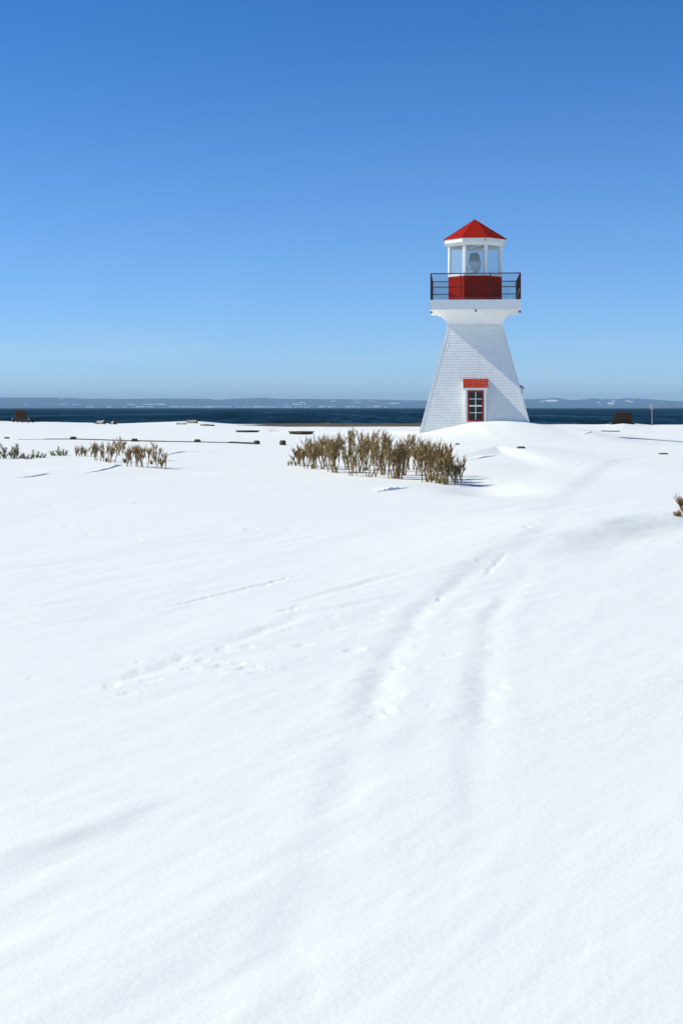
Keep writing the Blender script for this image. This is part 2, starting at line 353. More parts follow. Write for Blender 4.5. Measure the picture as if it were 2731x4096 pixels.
def ground(x, y, fine=True):
    x = np.asarray(x, float); y = np.asarray(y, float)
    D = np.maximum(y, 1.0)
    px = np.clip(x / D * F + CX, -600, 3300)
    z = np.interp(y, BASE_D, BASE_Z)
    # shore crest
    zc = -(np.interp(px, CREST_PX, CREST_Y) - HZ) * 110.0 / F
    w = sstep(78, 108, y)
    z = z * (1 - w) + zc * w
    # drift heaped against the tower front
    pxt = x / 60.5 * F + CX
    dz = np.interp(pxt, DRIFT_PX, DRIFT_Z) + 1.19
    prof = sstep(47, 60.3, y) * (1 - sstep(62.6, 71, y))
    z = z + np.maximum(dz, 0) * prof
    # bed of the big hedge and the hollow at its right end
    z = z - 0.16 * np.exp(-(((x - 2.75) / 0.75) ** 2 + ((y - 26.2) / 2.0) ** 2))
    z = z + 0.10 * np.exp(-(((x - 3.3) / 1.3) ** 2 + ((y - 33.5) / 2.2) ** 2))
    z = z - 0.05 * np.exp(-(((x + 4.4) / 1.6) ** 2 + ((y - 31) / 1.8) ** 2))
    # long drifts in the middle distance
    z = z + step_drift(x, y, [pt0(*p) for p in [(2060, 2250), (2250, 2150), (2450, 2100), (2800, 2070), (3300, 2060)]], 0.13, 0.8, 1.6, 61)
    z = z + step_drift(x, y, [pt0(*p) for p in [(1560, 2330), (1800, 2260), (2000, 2180), (2200, 2060)]], 0.035, 0.4, 1.0, 67)
    z = z - (0.20 * sstep(9.5, 12.5, x) + 0.22 * sstep(12.5, 17, x)) * sstep(45, 58, y) * (1 - sstep(74, 100, y))
    z = z + step_drift(x, y, [pt0(*p) for p in [(1780, 1850), (1880, 1838), (1980, 1818), (2090, 1830), (2200, 1862), (2300, 1900)]], 0.13, 0.8, 1.6, 63)
    z = z + step_drift(x, y, [pt0(*p) for p in [(2040, 2080), (2200, 1985), (2330, 1905), (2430, 1860), (2600, 1835)]], 0.035, 0.5, 1.4, 69)
    z = z + 0.06 * np.exp(-(((x + 5.5) / 2.2) ** 2 + ((y - 33.0) / 1.6) ** 2))
    z = z + 0.07 * np.exp(-(((x - 7.2) / 1.8) ** 2 + ((y - 32.0) / 2.5) ** 2))
    if fine:
        near = 1 - sstep(45, 80, y)
        z = z + near * (0.030 * fbm(x / 5.2 + 3.1, y / 6.5, 5, 3) + 0.0)
        ca, sa = math.cos(math.radians(60)), math.sin(math.radians(60))
        al = x * ca + y * sa; ac = -x * sa + y * ca
        patch = sstep(-0.15, 0.25, fbm(x / 3.0, y / 4.0, 91, 2))
        z = z + near * 0.0115 * fbm(al / 2.6, ac / 0.62, 23, 4, 0.5) * (0.35 + 0.9 * patch)
        z = z + (1 - sstep(16, 34, y)) * 0.0032 * fbm(al / 0.5, ac / 0.15, 37, 3, 0.55) * (0.25 + patch)
        z = z + rut(x, y, TRACK_A, 0.011, 0.085, 0.004, 41)
        z = z + rut(x, y, TRACK_B, 0.009, 0.08, 0.003, 47)
        z = z + rut(x, y, TRACK_C, 0.006, 0.06, 0.004, 53)
        z = z + rut(x, y, TRACK_D, 0.006, 0.055, 0.004, 57)
        z = z + rut(x, y, TRACK_F, 0.013, 0.030, 0.006, 83)
        z = z + rut(x, y, TRACK_G, 0.012, 0.028, 0.005, 85)
        for cx, cy, rx, ry, a, dp in DENTS:                       # old prints and broken crust
            k = (np.abs(x - cx) < 4 * rx) & (np.abs(y - cy) < 4 * rx)
            if k.any():
                ex, ey = x[k] - cx, y[k] - cy; p_ = (ex * math.cos(a) + ey * math.sin(a)) / rx; q_ = (-ex * math.sin(a) + ey * math.cos(a)) / ry
                rr_ = np.sqrt(p_ * p_ + q_ * q_) + 0.8 * fbm(x[k] * 16, y[k] * 16, 87, 3)
                z[k] = z[k] - dp * (1 - sstep(0.55, 1.15, rr_)) + 0.25 * dp * np.exp(-((rr_ - 1.35) / 0.35) ** 2)
        z = z + step_drift(x, y, TRACK_E, 0.012, 0.16, 0.5, 59)
        z = z + sstep(45, 80, y) * 0.03 * fbm(x / 3.0, y / 9.0, 71, 3)
    # the snow ends at the beach
    edge = 110.0 + 5.0 * fbm(x / 7.0, x * 0 + 2.2, 77, 3)
    over = np.maximum(y - edge, 0)
    z = z - over * 0.10 - np.minimum(over, 1.0) * 0.12
    return np.maximum(z, -2.9)

def gz(x, y): return float(ground(np.array([x]), np.array([y]))[0])

def at(px, py):
    """the point of the snow that the photograph shows at this pixel"""
    u = (px - CX) / F; v = (py - HZ) / F
    D = np.geomspace(3.0, 118.0, 260)
    for _ in range(2):
        g = ground(u * D, D) + v * D
        k = int(np.argmax(g >= 0))
        if g[k] < 0: k = len(D) - 1
        D = np.linspace(D[max(k - 1, 0)], D[k], 24)
    g = ground(u * D, D) + v * D; k = int(np.argmax(g >= 0)) if (g >= 0).any() else len(D) - 1
    return Vector((u * D[k], D[k], gz(u * D[k], D[k])))

# snow sheet: fine rows near the camera, wide apron to both sides and behind
rows = np.concatenate([np.linspace(-40, 1.6, 10), np.exp(np.linspace(math.log(2.0), math.log(30.0), 560)), np.linspace(30.2, 125, 420), np.linspace(127, 150, 8)])
uc = np.concatenate([-np.geomspace(3.0, 0.34, 30), np.linspace(-0.33, 0.33, 620), np.geomspace(0.34, 3.0, 30)])
YY, UU = np.meshgrid(rows, uc, indexing='ij')
XX = UU * (np.abs(YY) * 0.92 + 1.6)
ZZ = ground(XX.ravel(), YY.ravel())
nr, nc = YY.shape
co = np.stack([XX.ravel(), YY.ravel(), ZZ], 1).astype(np.float32)
idx = np.arange(nr * nc).reshape(nr, nc)
qd = np.stack([idx[:-1, :-1], idx[:-1, 1:], idx[1:, 1:], idx[1:, :-1]], -1).reshape(-1, 4).astype(np.int32)
def grid_mesh(name, co, qd, smooth=True):
    me = bpy.data.meshes.new(name)
    me.vertices.add(len(co)); me.vertices.foreach_set('co', co.ravel())
    me.loops.add(qd.size); me.loops.foreach_set('vertex_index', qd.ravel())
    me.polygons.add(len(qd)); me.polygons.foreach_set('loop_start', np.arange(0, qd.size, 4, dtype=np.int32))
    me.update(calc_edges=True)
    me.polygons.foreach_set('use_smooth', np.full(len(qd), smooth))
    return me
o = link_mesh('snow_ground', grid_mesh('snow_ground', co, qd), MATS['snow'])
tag(o, 'wind-packed white snow covering the ground, with soft tyre ruts', kind='structure')

# broken crust and little snow walls that face the viewer
def ledge(pix, h, back, seed, soft=1.0, n=46):
    """soft: how far the little wall leans back; near 0 it is a sheer cut that keeps its height to the right"""
    r = random.Random(seed)
    g = [at(*p) for p in pix]; L = [0]
    for i in range(1, len(g)): L.append(L[-1] + (g[i] - g[i - 1]).length)
    ph = [r.uniform(0, 6) for _ in range(4)]; P = []; c = 7
    for k in range(n):
        tt = k / (n - 1); s = L[-1] * tt
        i = min(max(j for j in range(len(L)) if L[j] <= s + 1e-9), len(g) - 2)
        p = g[i].lerp(g[i + 1], (s - L[i]) / max(L[i + 1] - L[i], 1e-6))
        y0 = p.y + h * (0.5 * math.sin(tt * 9 + ph[0]) + 0.3 * math.sin(tt * 27 + ph[1]) + 0.2 * math.sin(tt * 61 + ph[2]) + r.uniform(-0.15, 0.15))
        env = max(0.0, math.sin(math.pi * tt ** 1.5)) if soft > 0.1 else min(1.0, tt * 4) * min(1.0, (1 - tt) * 6)
        hh = h * env * (0.8 + 0.2 * math.sin(tt * 13 + ph[2]) + 0.15 * math.sin(tt * 37 + ph[3]) + r.uniform(-0.1, 0.1) * (soft > 0.1))
        b_ = back * (0.75 + 0.25 * math.sin(tt * 5 + ph[3]))
        for dy, zz in ((-0.9 * h * soft - 0.01, -0.02 - 0.2 * h * soft), (-0.1 * h * soft, 0.5 * hh), (0.35 * h * soft + 0.004, 0.9 * hh), (0.8 * h * soft + 0.06 * b_, hh), (0.4 * b_, 0.55 * hh), (0.75 * b_, 0.12 * hh), (b_, -0.02)):
            P.append((p.x, y0 + dy, zz))
    P = np.array(P); P[:, 2] += ground(P[:, 0], P[:, 1])
    fs = [(i * c + j, (i + 1) * c + j, (i + 1) * c + j + 1, i * c + j + 1) for i in range(n - 1) for j in range(c - 1)]
    ob = MB().add(P.tolist(), fs).build('snow_drift', MATS['snow'], None, smooth=True)
    return tag(ob, kind='structure')

ledge([(1490, 1972), (1545, 1962), (1590, 1957), (1635, 1952)], 0.042, 1.4, 2, 0.8)
ledge([(-20, 1912), (60, 1912), (130, 1908), (190, 1897)], 0.034, 1.4, 6, 1.2)
ledge([(290, 1896), (380, 1887), (440, 1875), (490, 1862)], 0.045, 1.4, 7, 1.0)
ledge([(650, 1830), (690, 1815), (740, 1808), (900, 1806)], 0.030, 1.4, 8, 1.0)
ledge([(1850, 1842), (1900, 1836), (1950, 1828), (1990, 1822)], 0.035, 1.4, 9, 1.4)
ledge([(2330, 1740), (2352, 1732), (2366, 1728)], 0.04, 1.4, 15, 1.4)

# ------------------------------------------------------------------ beach, sea, far shore
def zbeach(x, y):
    return -1.335 - (y - 107) * 0.0082 - 0.28 * sstep(14, 21, x) - 0.10 * sstep(-8, -14, x) * 0
bx_ = np.linspace(-160, 160, 320); by_ = np.concatenate([np.linspace(96, 160, 90), [175, 200]])
BY, BX = np.meshgrid(by_, bx_, indexing='ij')
BZ = zbeach(BX, BY) + 0.03 * fbm(BX / 1.2, BY / 2.0, 7, 3) - 0.08 * np.exp(-np.maximum(BY - 96, 0) / 2)
idx = np.arange(BY.size).reshape(BY.shape)
qd = np.stack([idx[:-1, :-1], idx[:-1, 1:], idx[1:, 1:], idx[1:, :-1]], -1).reshape(-1, 4).astype(np.int32)
o = link_mesh('beach', grid_mesh('beach', np.stack([BX.ravel(), BY.ravel(), BZ.ravel()], 1).astype(np.float32), qd), MATS['beach'])
tag(o, 'narrow strip of brown pebble beach at the water edge', kind='structure')

SEA_Z = -1.65
ys = np.concatenate([np.geomspace(112, 9200, 220)]); us = np.linspace(-1.0, 1.0, 60)
SY, SU = np.meshgrid(ys, us, indexing='ij')
SX = SU * (SY * 0.62 + 60)
SZ = np.full_like(SX, SEA_Z)
idx = np.arange(SY.size).reshape(SY.shape)
qd = np.stack([idx[:-1, :-1], idx[:-1, 1:], idx[1:, 1:], idx[1:, :-1]], -1).reshape(-1, 4).astype(np.int32)
o = link_mesh('sea', grid_mesh('sea', np.stack([SX.ravel(), SY.ravel(), SZ.ravel()], 1).astype(np.float32), qd), MATS['sea'])
tag(o, 'dark blue sea of the bay ruffled by wind', kind='structure')

RIDGE_PX = [-1500, -900, -400, 0, 120, 200, 280, 350, 450, 500, 560, 660, 720, 830, 860, 900, 940, 1000, 1050, 1100, 1150, 1250, 1300, 1400, 1500, 1600, 1690, 1800, 1950, 2093, 2180, 2205, 2235, 2265, 2300, 2350, 2372, 2400, 2450, 2500, 2540, 2600, 2680, 2710, 2731, 2900, 3300, 4000]
RIDGE_Y = [1600, 1592, 1594, 1589, 1590, 1589, 1591, 1594, 1594, 1595, 1594, 1592.5, 1594, 1594, 1598, 1597, 1594, 1591.5, 1590, 1593, 1595, 1594, 1596, 1595, 1597, 1599, 1601, 1602, 1599, 1596.5, 1594, 1590, 1592, 1598, 1600, 1596, 1592, 1596, 1597, 1592, 1591.5, 1596, 1602, 1604, 1601, 1597, 1600, 1606]
D_SHORE, D_PLAIN, D_RIDGE, D_BACK = 8000.0, 9300.0, 11200.0, 12600.0
def hill(x, y):
    px = x / y * F + CX
    top = (HZ - np.interp(px, RIDGE_PX, RIDGE_Y)) * D_RIDGE / F
    plain = (11 + 3 * vnoise(px / 160.0, px * 0, 3)) * D_PLAIN / F
    a = sstep(D_SHORE, D_PLAIN, y); b_ = sstep(D_PLAIN - 200, D_RIDGE, y); c = sstep(D_RIDGE, D_BACK, y)
    z = SEA_Z - 0.6 + plain * a + (top - plain) * b_ - top * 0.9 * c
    t = sstep(D_SHORE + 100, D_PLAIN, y) * (1 - sstep(D_RIDGE * 0.97, D_RIDGE, y))
    return z + t * (9.0 * fbm(x / 420.0, y / 600.0, 19, 4) + 3.0 * fbm(x / 60.0, y / 90.0, 29, 2))
hy = np.concatenate([np.linspace(D_SHORE, D_PLAIN, 30), np.linspace(D_PLAIN + 50, D_RIDGE, 60), np.linspace(D_RIDGE + 120, D_BACK, 14)])
hu = np.linspace(-0.52, 0.52, 700)
HY, HU = np.meshgrid(hy, hu, indexing='ij'); HX = HU * HY
HZZ = hill(HX, HY)
idx = np.arange(HY.size).reshape(HY.shape)
qd = np.stack([idx[:-1, :-1], idx[:-1, 1:], idx[1:, 1:], idx[1:, :-1]], -1).reshape(-1, 4).astype(np.int32)
o = link_mesh('hills', grid_mesh('hills', np.stack([HX.ravel(), HY.ravel(), HZZ.ravel()], 1).astype(np.float32), qd), MATS['forest_hill'])
tag(o, 'low wooded hills along the far shore of the bay', kind='structure')
hills = o

def far_at(px, py):
    D = np.arange(D_SHORE, D_RIDGE, 4.0); u = (px - CX) / F; v = (py - HZ) / F
    g = hill(u * D, D) + v * D; k = int(np.argmax(g >= 0))
    if g[k] < 0: k = int(np.argmax(g))
    return u * D[k], D[k]
def snow_field(px0, px1, py0, py1, seed, skew=0.0):
    """an open snow-covered field between the woods, a sheet laid on the hillside"""
    r = random.Random(seed); n = 9; lo = []; hi = []
    ym = py0; yM = py1
    for k in range(n):
        t = k / (n - 1); px = px0 + (px1 - px0) * t
        e_ = math.sin(math.pi * (0.12 + 0.76 * t)) ** 0.5
        c = (ym + yM) / 2 + skew * (t - 0.5); hgt = (yM - ym) / 2 * e_ * r.uniform(0.6, 1.15)
        lo.append(far_at(px, c + hgt)); hi.append(far_at(px + r.uniform(-1, 1), c - hgt))
    m_ = MB(); vs = []; fs = []; R = 6
    for k in range(n):
        for j in range(R):
            t = j / (R - 1); x = lo[k][0] * (1 - t) + hi[k][0] * t; y = lo[k][1] * (1 - t) + hi[k][1] * t
            vs.append((x, y, float(hill(np.array([x]), np.array([y]))[0]) + 5.0))
    for k in range(n - 1):
        for j in range(R - 1):
            fs.append((k * R + j, (k + 1) * R + j, (k + 1) * R + j + 1, k * R + j + 1))
    m_.add(vs, fs); ob = m_.build('snow_field', MATS['field_snow']); return tag(ob, kind='structure')
for i, f_ in enumerate([(234, 257, 1597, 1600, 0), (455, 470, 1596.5, 1600, -3), (97, 112, 1620, 1623, 0), (118, 123, 1620, 1622, 0), (240, 268, 1618.5, 1621.5, 0), (290, 316, 1619.5, 1622.5, 0),
        (508, 545, 1619, 1622, 0), (571, 617, 1618, 1622, 0), (624, 661, 1617.5, 1622.5, 0), (986, 993, 1607.5, 1609.5, 0), (1168, 1208, 1618, 1622, 0), (1140, 1150, 1619, 1621.5, 0), (1196, 1222, 1611, 1614, 0), (1214, 1226, 1618, 1622, 0),
        (1322, 1345, 1606, 1609, -2), (1400, 1440, 1601, 1604, 0), (1415, 1450, 1611, 1614, 0), (1475, 1500, 1606, 1608.5, 0), (1550, 1600, 1614, 1618, 0), (1610, 1640, 1607, 1609, 0),
        (2162, 2174, 1605, 1611, -4), (2178, 2232, 1601.5, 1610, 1), (2388, 2398, 1608, 1615, -2), (2428, 2455, 1612.5, 1621, 3), (2446, 2458, 1604, 1611, 6), (2500, 2532, 1605, 1611, 5), (2400, 2406, 1600, 1604, 0),
        (2464, 2490, 1594.5, 1598, -2), (2526, 2540, 1595, 1598.5, 0), (2560, 2568, 1597, 1599.5, 0), (2640, 2649, 1611, 1614, 0), (2432, 2446, 1626.5, 1628.5, 0), (2395, 2402, 1620, 1623, 0)]):
    snow_field(f_[0], f_[1], f_[2], f_[3], 100 + i, f_[4])

# small houses of the village along the far shore
def house_mesh(w, d, h, rh, name):
    m_ = MB()
    m_.add([(-w / 2, -d / 2, -4), (w / 2, -d / 2, -4), (w / 2, d / 2, -4), (-w / 2, d / 2, -4), (-w / 2, -d / 2, h), (w / 2, -d / 2, h), (w / 2, d / 2, h), (-w / 2, d / 2, h), (-w / 2, 0, h + rh), (w / 2, 0, h + rh)],
           [(0, 1, 5, 4), (1, 2, 6, 9, 5), (2, 3, 7, 6), (3, 0, 4, 8, 7), (4, 5, 9, 8), (6, 7, 8, 9)])
    me = bpy.data.meshes.new(name); me.from_pydata(m_.v, [], m_.f); me.update(); me.materials.append(MATS['house_white']); return me
HM = [house_mesh(13, 9, 5, 3.5, 'far_house'), house_mesh(9, 8, 5.5, 4, 'far_house'), house_mesh(20, 10, 5, 3.5, 'far_house'), house_mesh(6, 7, 4.5, 3, 'far_house')]
hr = random.Random(5)
hpx = []
for a_, b_, n_ in ((350, 372, 3), (428, 440, 2), (490, 512, 3), (525, 560, 4), (563, 580, 3), (590, 618, 4), (676, 700, 3), (704, 712, 2), (720, 742, 4), (746, 786, 7), (795, 800, 1), (812, 828, 4), (832, 886, 10), (893, 922, 6), (948, 955, 2),
                   (966, 1000, 6), (1010, 1036, 5), (1036, 1112, 12), (1126, 1166, 5), (1180, 1245, 6), (1276, 1300, 4), (1310, 1345, 4), (1380, 1440, 5), (1460, 1560, 6)):
    for k in range(n_): hpx.append(a_ + (b_ - a_) * (k + hr.uniform(0.1, 0.9)) / n_)
for p in hpx:
    y = D_SHORE + hr.choice([60, 90, 130, 180, 320, 420]); x = (p - CX) / F * y
    ob = bpy.data.objects.new('far_house', hr.choice(HM)); col.objects.link(ob)
    ob.location = (x, y, float(hill(np.array([x]), np.array([y]))[0]) + 1.0); ob.rotation_euler = (0, 0, hr.uniform(-0.5, 0.5))
    tag(ob, 'tiny white house among the row along the far shore', 'house', 'white houses of the village across the bay')
y = 9000.0; x = (755 - CX) / F * y
m_ = MB(); m_.box((0, 0, 8), (6, 6, 22)).add([(-3.6, -3.6, 19), (3.6, -3.6, 19), (3.6, 3.6, 19), (-3.6, 3.6, 19), (0, 0, 34)], [(0, 1, 4), (1, 2, 4), (2, 3, 4), (3, 0, 4), (3, 2, 1, 0)])
ob = m_.build('far_church_tower', MATS['house_white']); ob.location = (x, y, float(hill(np.array([x]), np.array([y]))[0]))
tag(ob, 'pale church tower standing above the village on the far shore', 'tower')

# the air over the bay
m = bpy.data.materials.new('haze'); m.use_nodes = True; MATS['haze'] = m
nt = m.node_tree; nt.nodes.clear(); o_ = nt.nodes.new('ShaderNodeOutputMaterial'); pv = nt.nodes.new('ShaderNodeVolumePrincipled')
pv.inputs['Color'].default_value = (0.48, 0.76, 1.0, 1); pv.inputs['Density'].default_value = 1.05e-4; pv.inputs['Anisotropy'].default_value = 0.0
nt.links.new(pv.outputs[0], o_.inputs['Volume'])
m_ = MB(); m_.box((0, 6400, 56), (14400, 13000, 120))
hz = m_.build('haze', m); tag(hz, 'thin blue haze over the bay', kind='stuff')

# ------------------------------------------------------------------ lighthouse
RT = Vector((6.25, 64.5, -1.25)); OFS = (0, 0, 1.25)            # tower axis; shapes below are written with z from eye level
LH = empty('lighthouse', RT, math.radians(-4.8), 'white shingled lighthouse with red lantern room, red roof and railed gallery', 'lighthouse')
Z_NECK, H_NECK, BAT = 3.82, 1.245, 0.2593
Z_DECK, Z_FB, HG = 4.915, 4.468, 2.06
def hw(z): return H_NECK + BAT * (Z_NECK - z)
def part(m_, name, mt, parent=LH, smooth=False):
    if parent is LH: return m_.build(name, MATS[mt], LH, smooth, OFS)
    return m_.build(name, MATS[mt], parent, smooth, OFS)
ROT4 = [Matrix.Rotation(k * math.pi / 2, 3, 'Z') for k in range(4)]

# core of the tapered tower
zb = -2.2
m_ = MB(); a, b_ = hw(zb) - 0.012, H_NECK - 0.012
m_.hexa([(-a, -a, zb), (a, -a, zb), (a, a, zb), (-a, a, zb), (-b_, -b_, Z_NECK), (b_, -b_, Z_NECK), (b_, b_, Z_NECK), (-b_, b_, Z_NECK)])
part(m_, 'tower_wall', 'white_paint')

# shingle courses, each of its own wood shingles with gaps and uneven butts
CB = 0.105                                                       # corner board width
NC = 46; dz = 0.1215
nrm = Vector((0, -1, BAT)).normalized(); upv = Vector((0, BAT, 1)).normalized()
sr = random.Random(3)
for side in range(4):
    R = ROT4[side]
    for i in range(NC):
        z1 = Z_NECK - 0.005 - i * dz; z0 = z1 - dz
        if z1 < -1.55: break
        wl = hw(z0) - CB + 0.004; wl1 = hw(z1) - CB + 0.004
        m_ = MB(); x = -wl
        while x < wl - 1e-3:
            w_ = min(sr.uniform(0.085, 0.24), wl - x)
            if wl - x - w_ < 0.06: w_ = wl - x
            g = 0.0016 if sr.random() < 0.75 else 0.0042
            xa, xb = x + g, x + w_ - g; x += w_
            t = sr.uniform(-0.0012, 0.0022); dzb = sr.uniform(-0.004, 0.004)
            if sr.random() < 0.05: dzb += 0.008
            out = 0.0115 + t; zt = z1 + 0.012; zz0 = z0 + dzb
            def pnt(xx, zz, off): return Vector((xx, -hw(zz), zz)) + nrm * off
            sh = wl1 / wl
            xa1 = max(xa, -wl1) if xa < -wl1 else xa; xb1 = min(xb, wl1) if xb > wl1 else xb
            if xb1 <= xa1: xa1, xb1 = (xb1, xb1 + 1e-3)
            p = [pnt(xa, zz0, out), pnt(xb, zz0, out), pnt(xb1, zt, 0.0012 + t * 0.3), pnt(xa1, zt, 0.0012 + t * 0.3),
                 pnt(xa, zz0, -0.004), pnt(xb, zz0, -0.004), pnt(xb1, zt, -0.006), pnt(xa1, zt, -0.006)]
            m_.add([R @ q for q in p], [(0, 1, 2, 3), (4, 5, 1, 0), (0, 3, 7, 4), (1, 5, 6, 2)])
        part(m_, 'shingle_course', 'shingle_paint')

# corner boards, two per corner
for side in range(4):
    R = ROT4[side]
    for sx in (-1, 1):
        m_ = MB(); p = []
        z_lo, z_hi = -1.9, Z_NECK + 0.004
        ex = 0.016 if sx < 0 else 0.0
        for zz in (z_lo, z_hi):
            h_ = hw(zz)
            xs = sorted((sx * (h_ + (0.016 if sx > 0 else -0.0)), sx * (h_ - CB)))
            p += [(xs[0], -h_ - 0.017, zz), (xs[1], -h_ - 0.017, zz), (xs[1], -h_ + 0.01, zz), (xs[0], -h_ + 0.01, zz)]
        m_.hexa([R @ Vector(q) for q in p]); part(m_, 'corner_board', 'corner_paint')

# concave cove that carries the gallery
NS = 30; prof = []
for k in range(NS + 1):
    t = k / NS * math.pi / 2
    prof.append((H_NECK + 0.02 + (HG - 0.035 - H_NECK - 0.02) * (1 - math.cos(t)), Z_NECK + (Z_FB + 0.002 - Z_NECK) * math.sin(t)))
for side in range(4):
    R = ROT4[side]; m_ = MB(); vs = []; fs = []
    for h_, z in prof: vs += [R @ Vector((-h_, -h_, z)), R @ Vector((h_, -h_, z))]
    for k in range(NS): fs.append((2 * k, 2 * k + 1, 2 * k + 3, 2 * k + 2))
    m_.add(vs, fs); ob = part(m_, 'cove_panel', 'cove_paint', smooth=True)
m_ = MB(); m_.box((0, 0, Z_FB + 0.012), (2 * HG - 0.06, 2 * HG - 0.06, 0.02)); part(m_, 'gallery_soffit', 'cove_paint')
m_ = MB(); m_.box((0, 0, Z_DECK - 0.03), (2 * HG - 0.07, 2 * HG - 0.07, 0.04)); part(m_, 'gallery_deck', 'interior_grey')
for side in range(4):
    R = ROT4[side]; m_ = MB()
    m_.box(R @ Vector((0.0175, -HG + 0.0175, (Z_DECK + Z_FB) / 2)), (2 * HG - 0.035, 0.035, Z_DECK - Z_FB), R); part(m_, 'fascia_board', 'white_paint')

# gallery railing
HR, Z_TOP, Z_MID = 2.015, 6.11, 5.49
for side in range(4):
    R = ROT4[side]
    for x in (-HR, -0.67, 0.67):
        m_ = MB(); m_.box(R @ Vector((x, -HR, (Z_DECK - 0.01 + Z_TOP) / 2)), (0.062 if x == -HR else 0.042, 0.062 if x == -HR else 0.042, Z_TOP - Z_DECK + 0.02), R); part(m_, 'rail_post', 'rail_paint')
    m_ = MB(); m_.tube([R @ Vector((-HR, -HR, Z_TOP)), R @ Vector((HR, -HR, Z_TOP))], 0.025, 8); part(m_, 'top_rail', 'rail_paint', smooth=True)
    m_ = MB(); m_.tube([R @ Vector((-HR, -HR, Z_MID)), R @ Vector((HR, -HR, Z_MID))], 0.020, 8); part(m_, 'middle_rail', 'rail_paint', smooth=True)
    m_ = MB(); m_.tube([R @ Vector((-HR, -HR - 0.02, Z_DECK + 0.085)), R @ Vector((0, -HR - 0.02, Z_DECK + 0.078)), R @ Vector((HR, -HR - 0.02, Z_DECK + 0.09))], 0.006, 4); part(m_, 'tension_wire', 'tension_wire')
    m_ = MB(); s_ = 0.086; h_ = Z_TOP - 0.03 - (Z_DECK + 0.03); za = Z_DECK + 0.03
    k = -int(h_ / s_) - 1
    while k * s_ < 2 * HR:
        for sg in (1, -1):
            x0, z0, x1, z1 = k * s_, 0.0, k * s_ + h_, h_
            if x0 < 0: z0 -= x0; x0 = 0
            if x1 > 2 * HR: z1 -= x1 - 2 * HR; x1 = 2 * HR
            if x1 - x0 > 0.02:
                if sg > 0: A, B = Vector((-HR + x0, -HR - 0.022, za + z0)), Vector((-HR + x1, -HR - 0.022, za + z1))
                else: A, B = Vector((HR - x0, -HR - 0.027, za + z0)), Vector((HR - x1, -HR - 0.027, za + z1))
                m_.tube([R @ A, R @ B], 0.0042, 3, False)
        k += 1
    part(m_, 'chain_link_mesh', 'wire')
m_ = MB(); m_.tube([(HR - 0.03, -HR + 0.1, 5.42), (HR - 0.05, -HR + 0.5, 5.25), (HR - 0.12, -HR + 0.8, 5.12), (HR - 0.2, -HR + 0.9, 4.93)], 0.012, 6); part(m_, 'conduit', 'tension_wire', smooth=True)

# lantern room: an octagon
AP = 1.235
def octp(ap, z, k, yaw=0.0):
    r = ap / math.cos(math.pi / 8); t = -math.pi / 2 - math.pi / 8 + k * math.pi / 4 + yaw
    return Vector((r * math.cos(t), r * math.sin(t), z))
def oct_quad(m_, k, ap0, z0, ap1, z1, th=0.04):
    a0, b0, a1, b1 = octp(ap0, z0, k), octp(ap0, z0, k + 1), octp(ap1, z1, k), octp(ap1, z1, k + 1)
    a2, b2, a3, b3 = octp(ap0 - th, z0, k), octp(ap0 - th, z0, k + 1), octp(ap1 - th, z1, k), octp(ap1 - th, z1, k + 1)
    m_.hexa([a0, b0, b2, a2, a1, b1, b3, a3])
Z_RED, Z_SILL, Z_GT, Z_EAVE, Z_EB, Z_APEX, AE = 6.085, 6.20, 7.50, 7.82, 7.63, 8.83, 1.42
for k in range(8):
    m_ = MB(); oct_quad(m_, k, AP, Z_DECK - 0.008, AP, Z_RED); part(m_, 'lantern_wall_panel', 'red_wall')
    m_ = MB(); oct_quad(m_, k, AP + 0.022, Z_RED, AP + 0.022, Z_SILL, 0.10); part(m_, 'sill_board', 'white_paint')
    m_ = MB(); oct_quad(m_, k, AP + 0.02, Z_GT, AP + 0.02, Z_EB + 0.08, 0.08); part(m_, 'header_board', 'white_paint')
    m_ = MB(); oct_quad(m_, k, AE, Z_EB, AE, Z_EAVE, 0.03); part(m_, 'eave_fascia', 'white_paint')
    # roof sector, a slab with a slight lip over the fascia
    A, B = octp(AE + 0.03, Z_EAVE + 0.002, k), octp(AE + 0.03, Z_EAVE + 0.002, k + 1); T = Vector((0, 0, Z_APEX)); d = Vector((0, 0, -0.022))
    m_ = MB(); m_.add([A, B, T, A + d, B + d, T + d], [(0, 1, 2), (5, 4, 3), (0, 3, 4, 1)]); part(m_, 'roof_panel', 'red_roof')
    m_ = MB(); m_.tube([A + Vector((0, 0, 0.004)), T + Vector((0, 0, 0.004))], 0.012, 6); part(m_, 'roof_seam', 'red_roof', smooth=True)
    # corner post
    c = octp(AP - 0.055, 0, k); t = math.atan2(c.y, c.x)
    m_ = MB(); m_.box((c.x, c.y, (Z_SILL + Z_GT) / 2), (0.115, 0.155, Z_GT - Z_SILL + 0.004), Matrix.Rotation(t, 3, 'Z'), 0.02); part(m_, 'lantern_post', 'white_paint')
    # glass
    m_ = MB(); a0, b0 = octp(AP - 0.05, Z_SILL - 0.01, k), octp(AP - 0.05, Z_SILL - 0.01, k + 1); a1, b1 = octp(AP - 0.05, Z_GT + 0.01, k), octp(AP - 0.05, Z_GT + 0.01, k + 1)
    q = (b0 - a0).normalized() * 0.07
    m_.add([a0 + q, b0 - q, b1 - q, a1 + q], [(0, 1, 2, 3)]); part(m_, 'glass_pane', 'lantern_glass')
m_ = MB(); m_.add([octp(AE - 0.01, Z_EB + 0.025, k) for k in range(8)], [tuple(reversed(range(8)))]); part(m_, 'eave_soffit', 'white_paint')
m_ = MB(); m_.add([octp(AP - 0.06, Z_EB - 0.0, k) for k in range(8)], [tuple(reversed(range(8)))]); part(m_, 'lantern_ceiling', 'interior_grey')
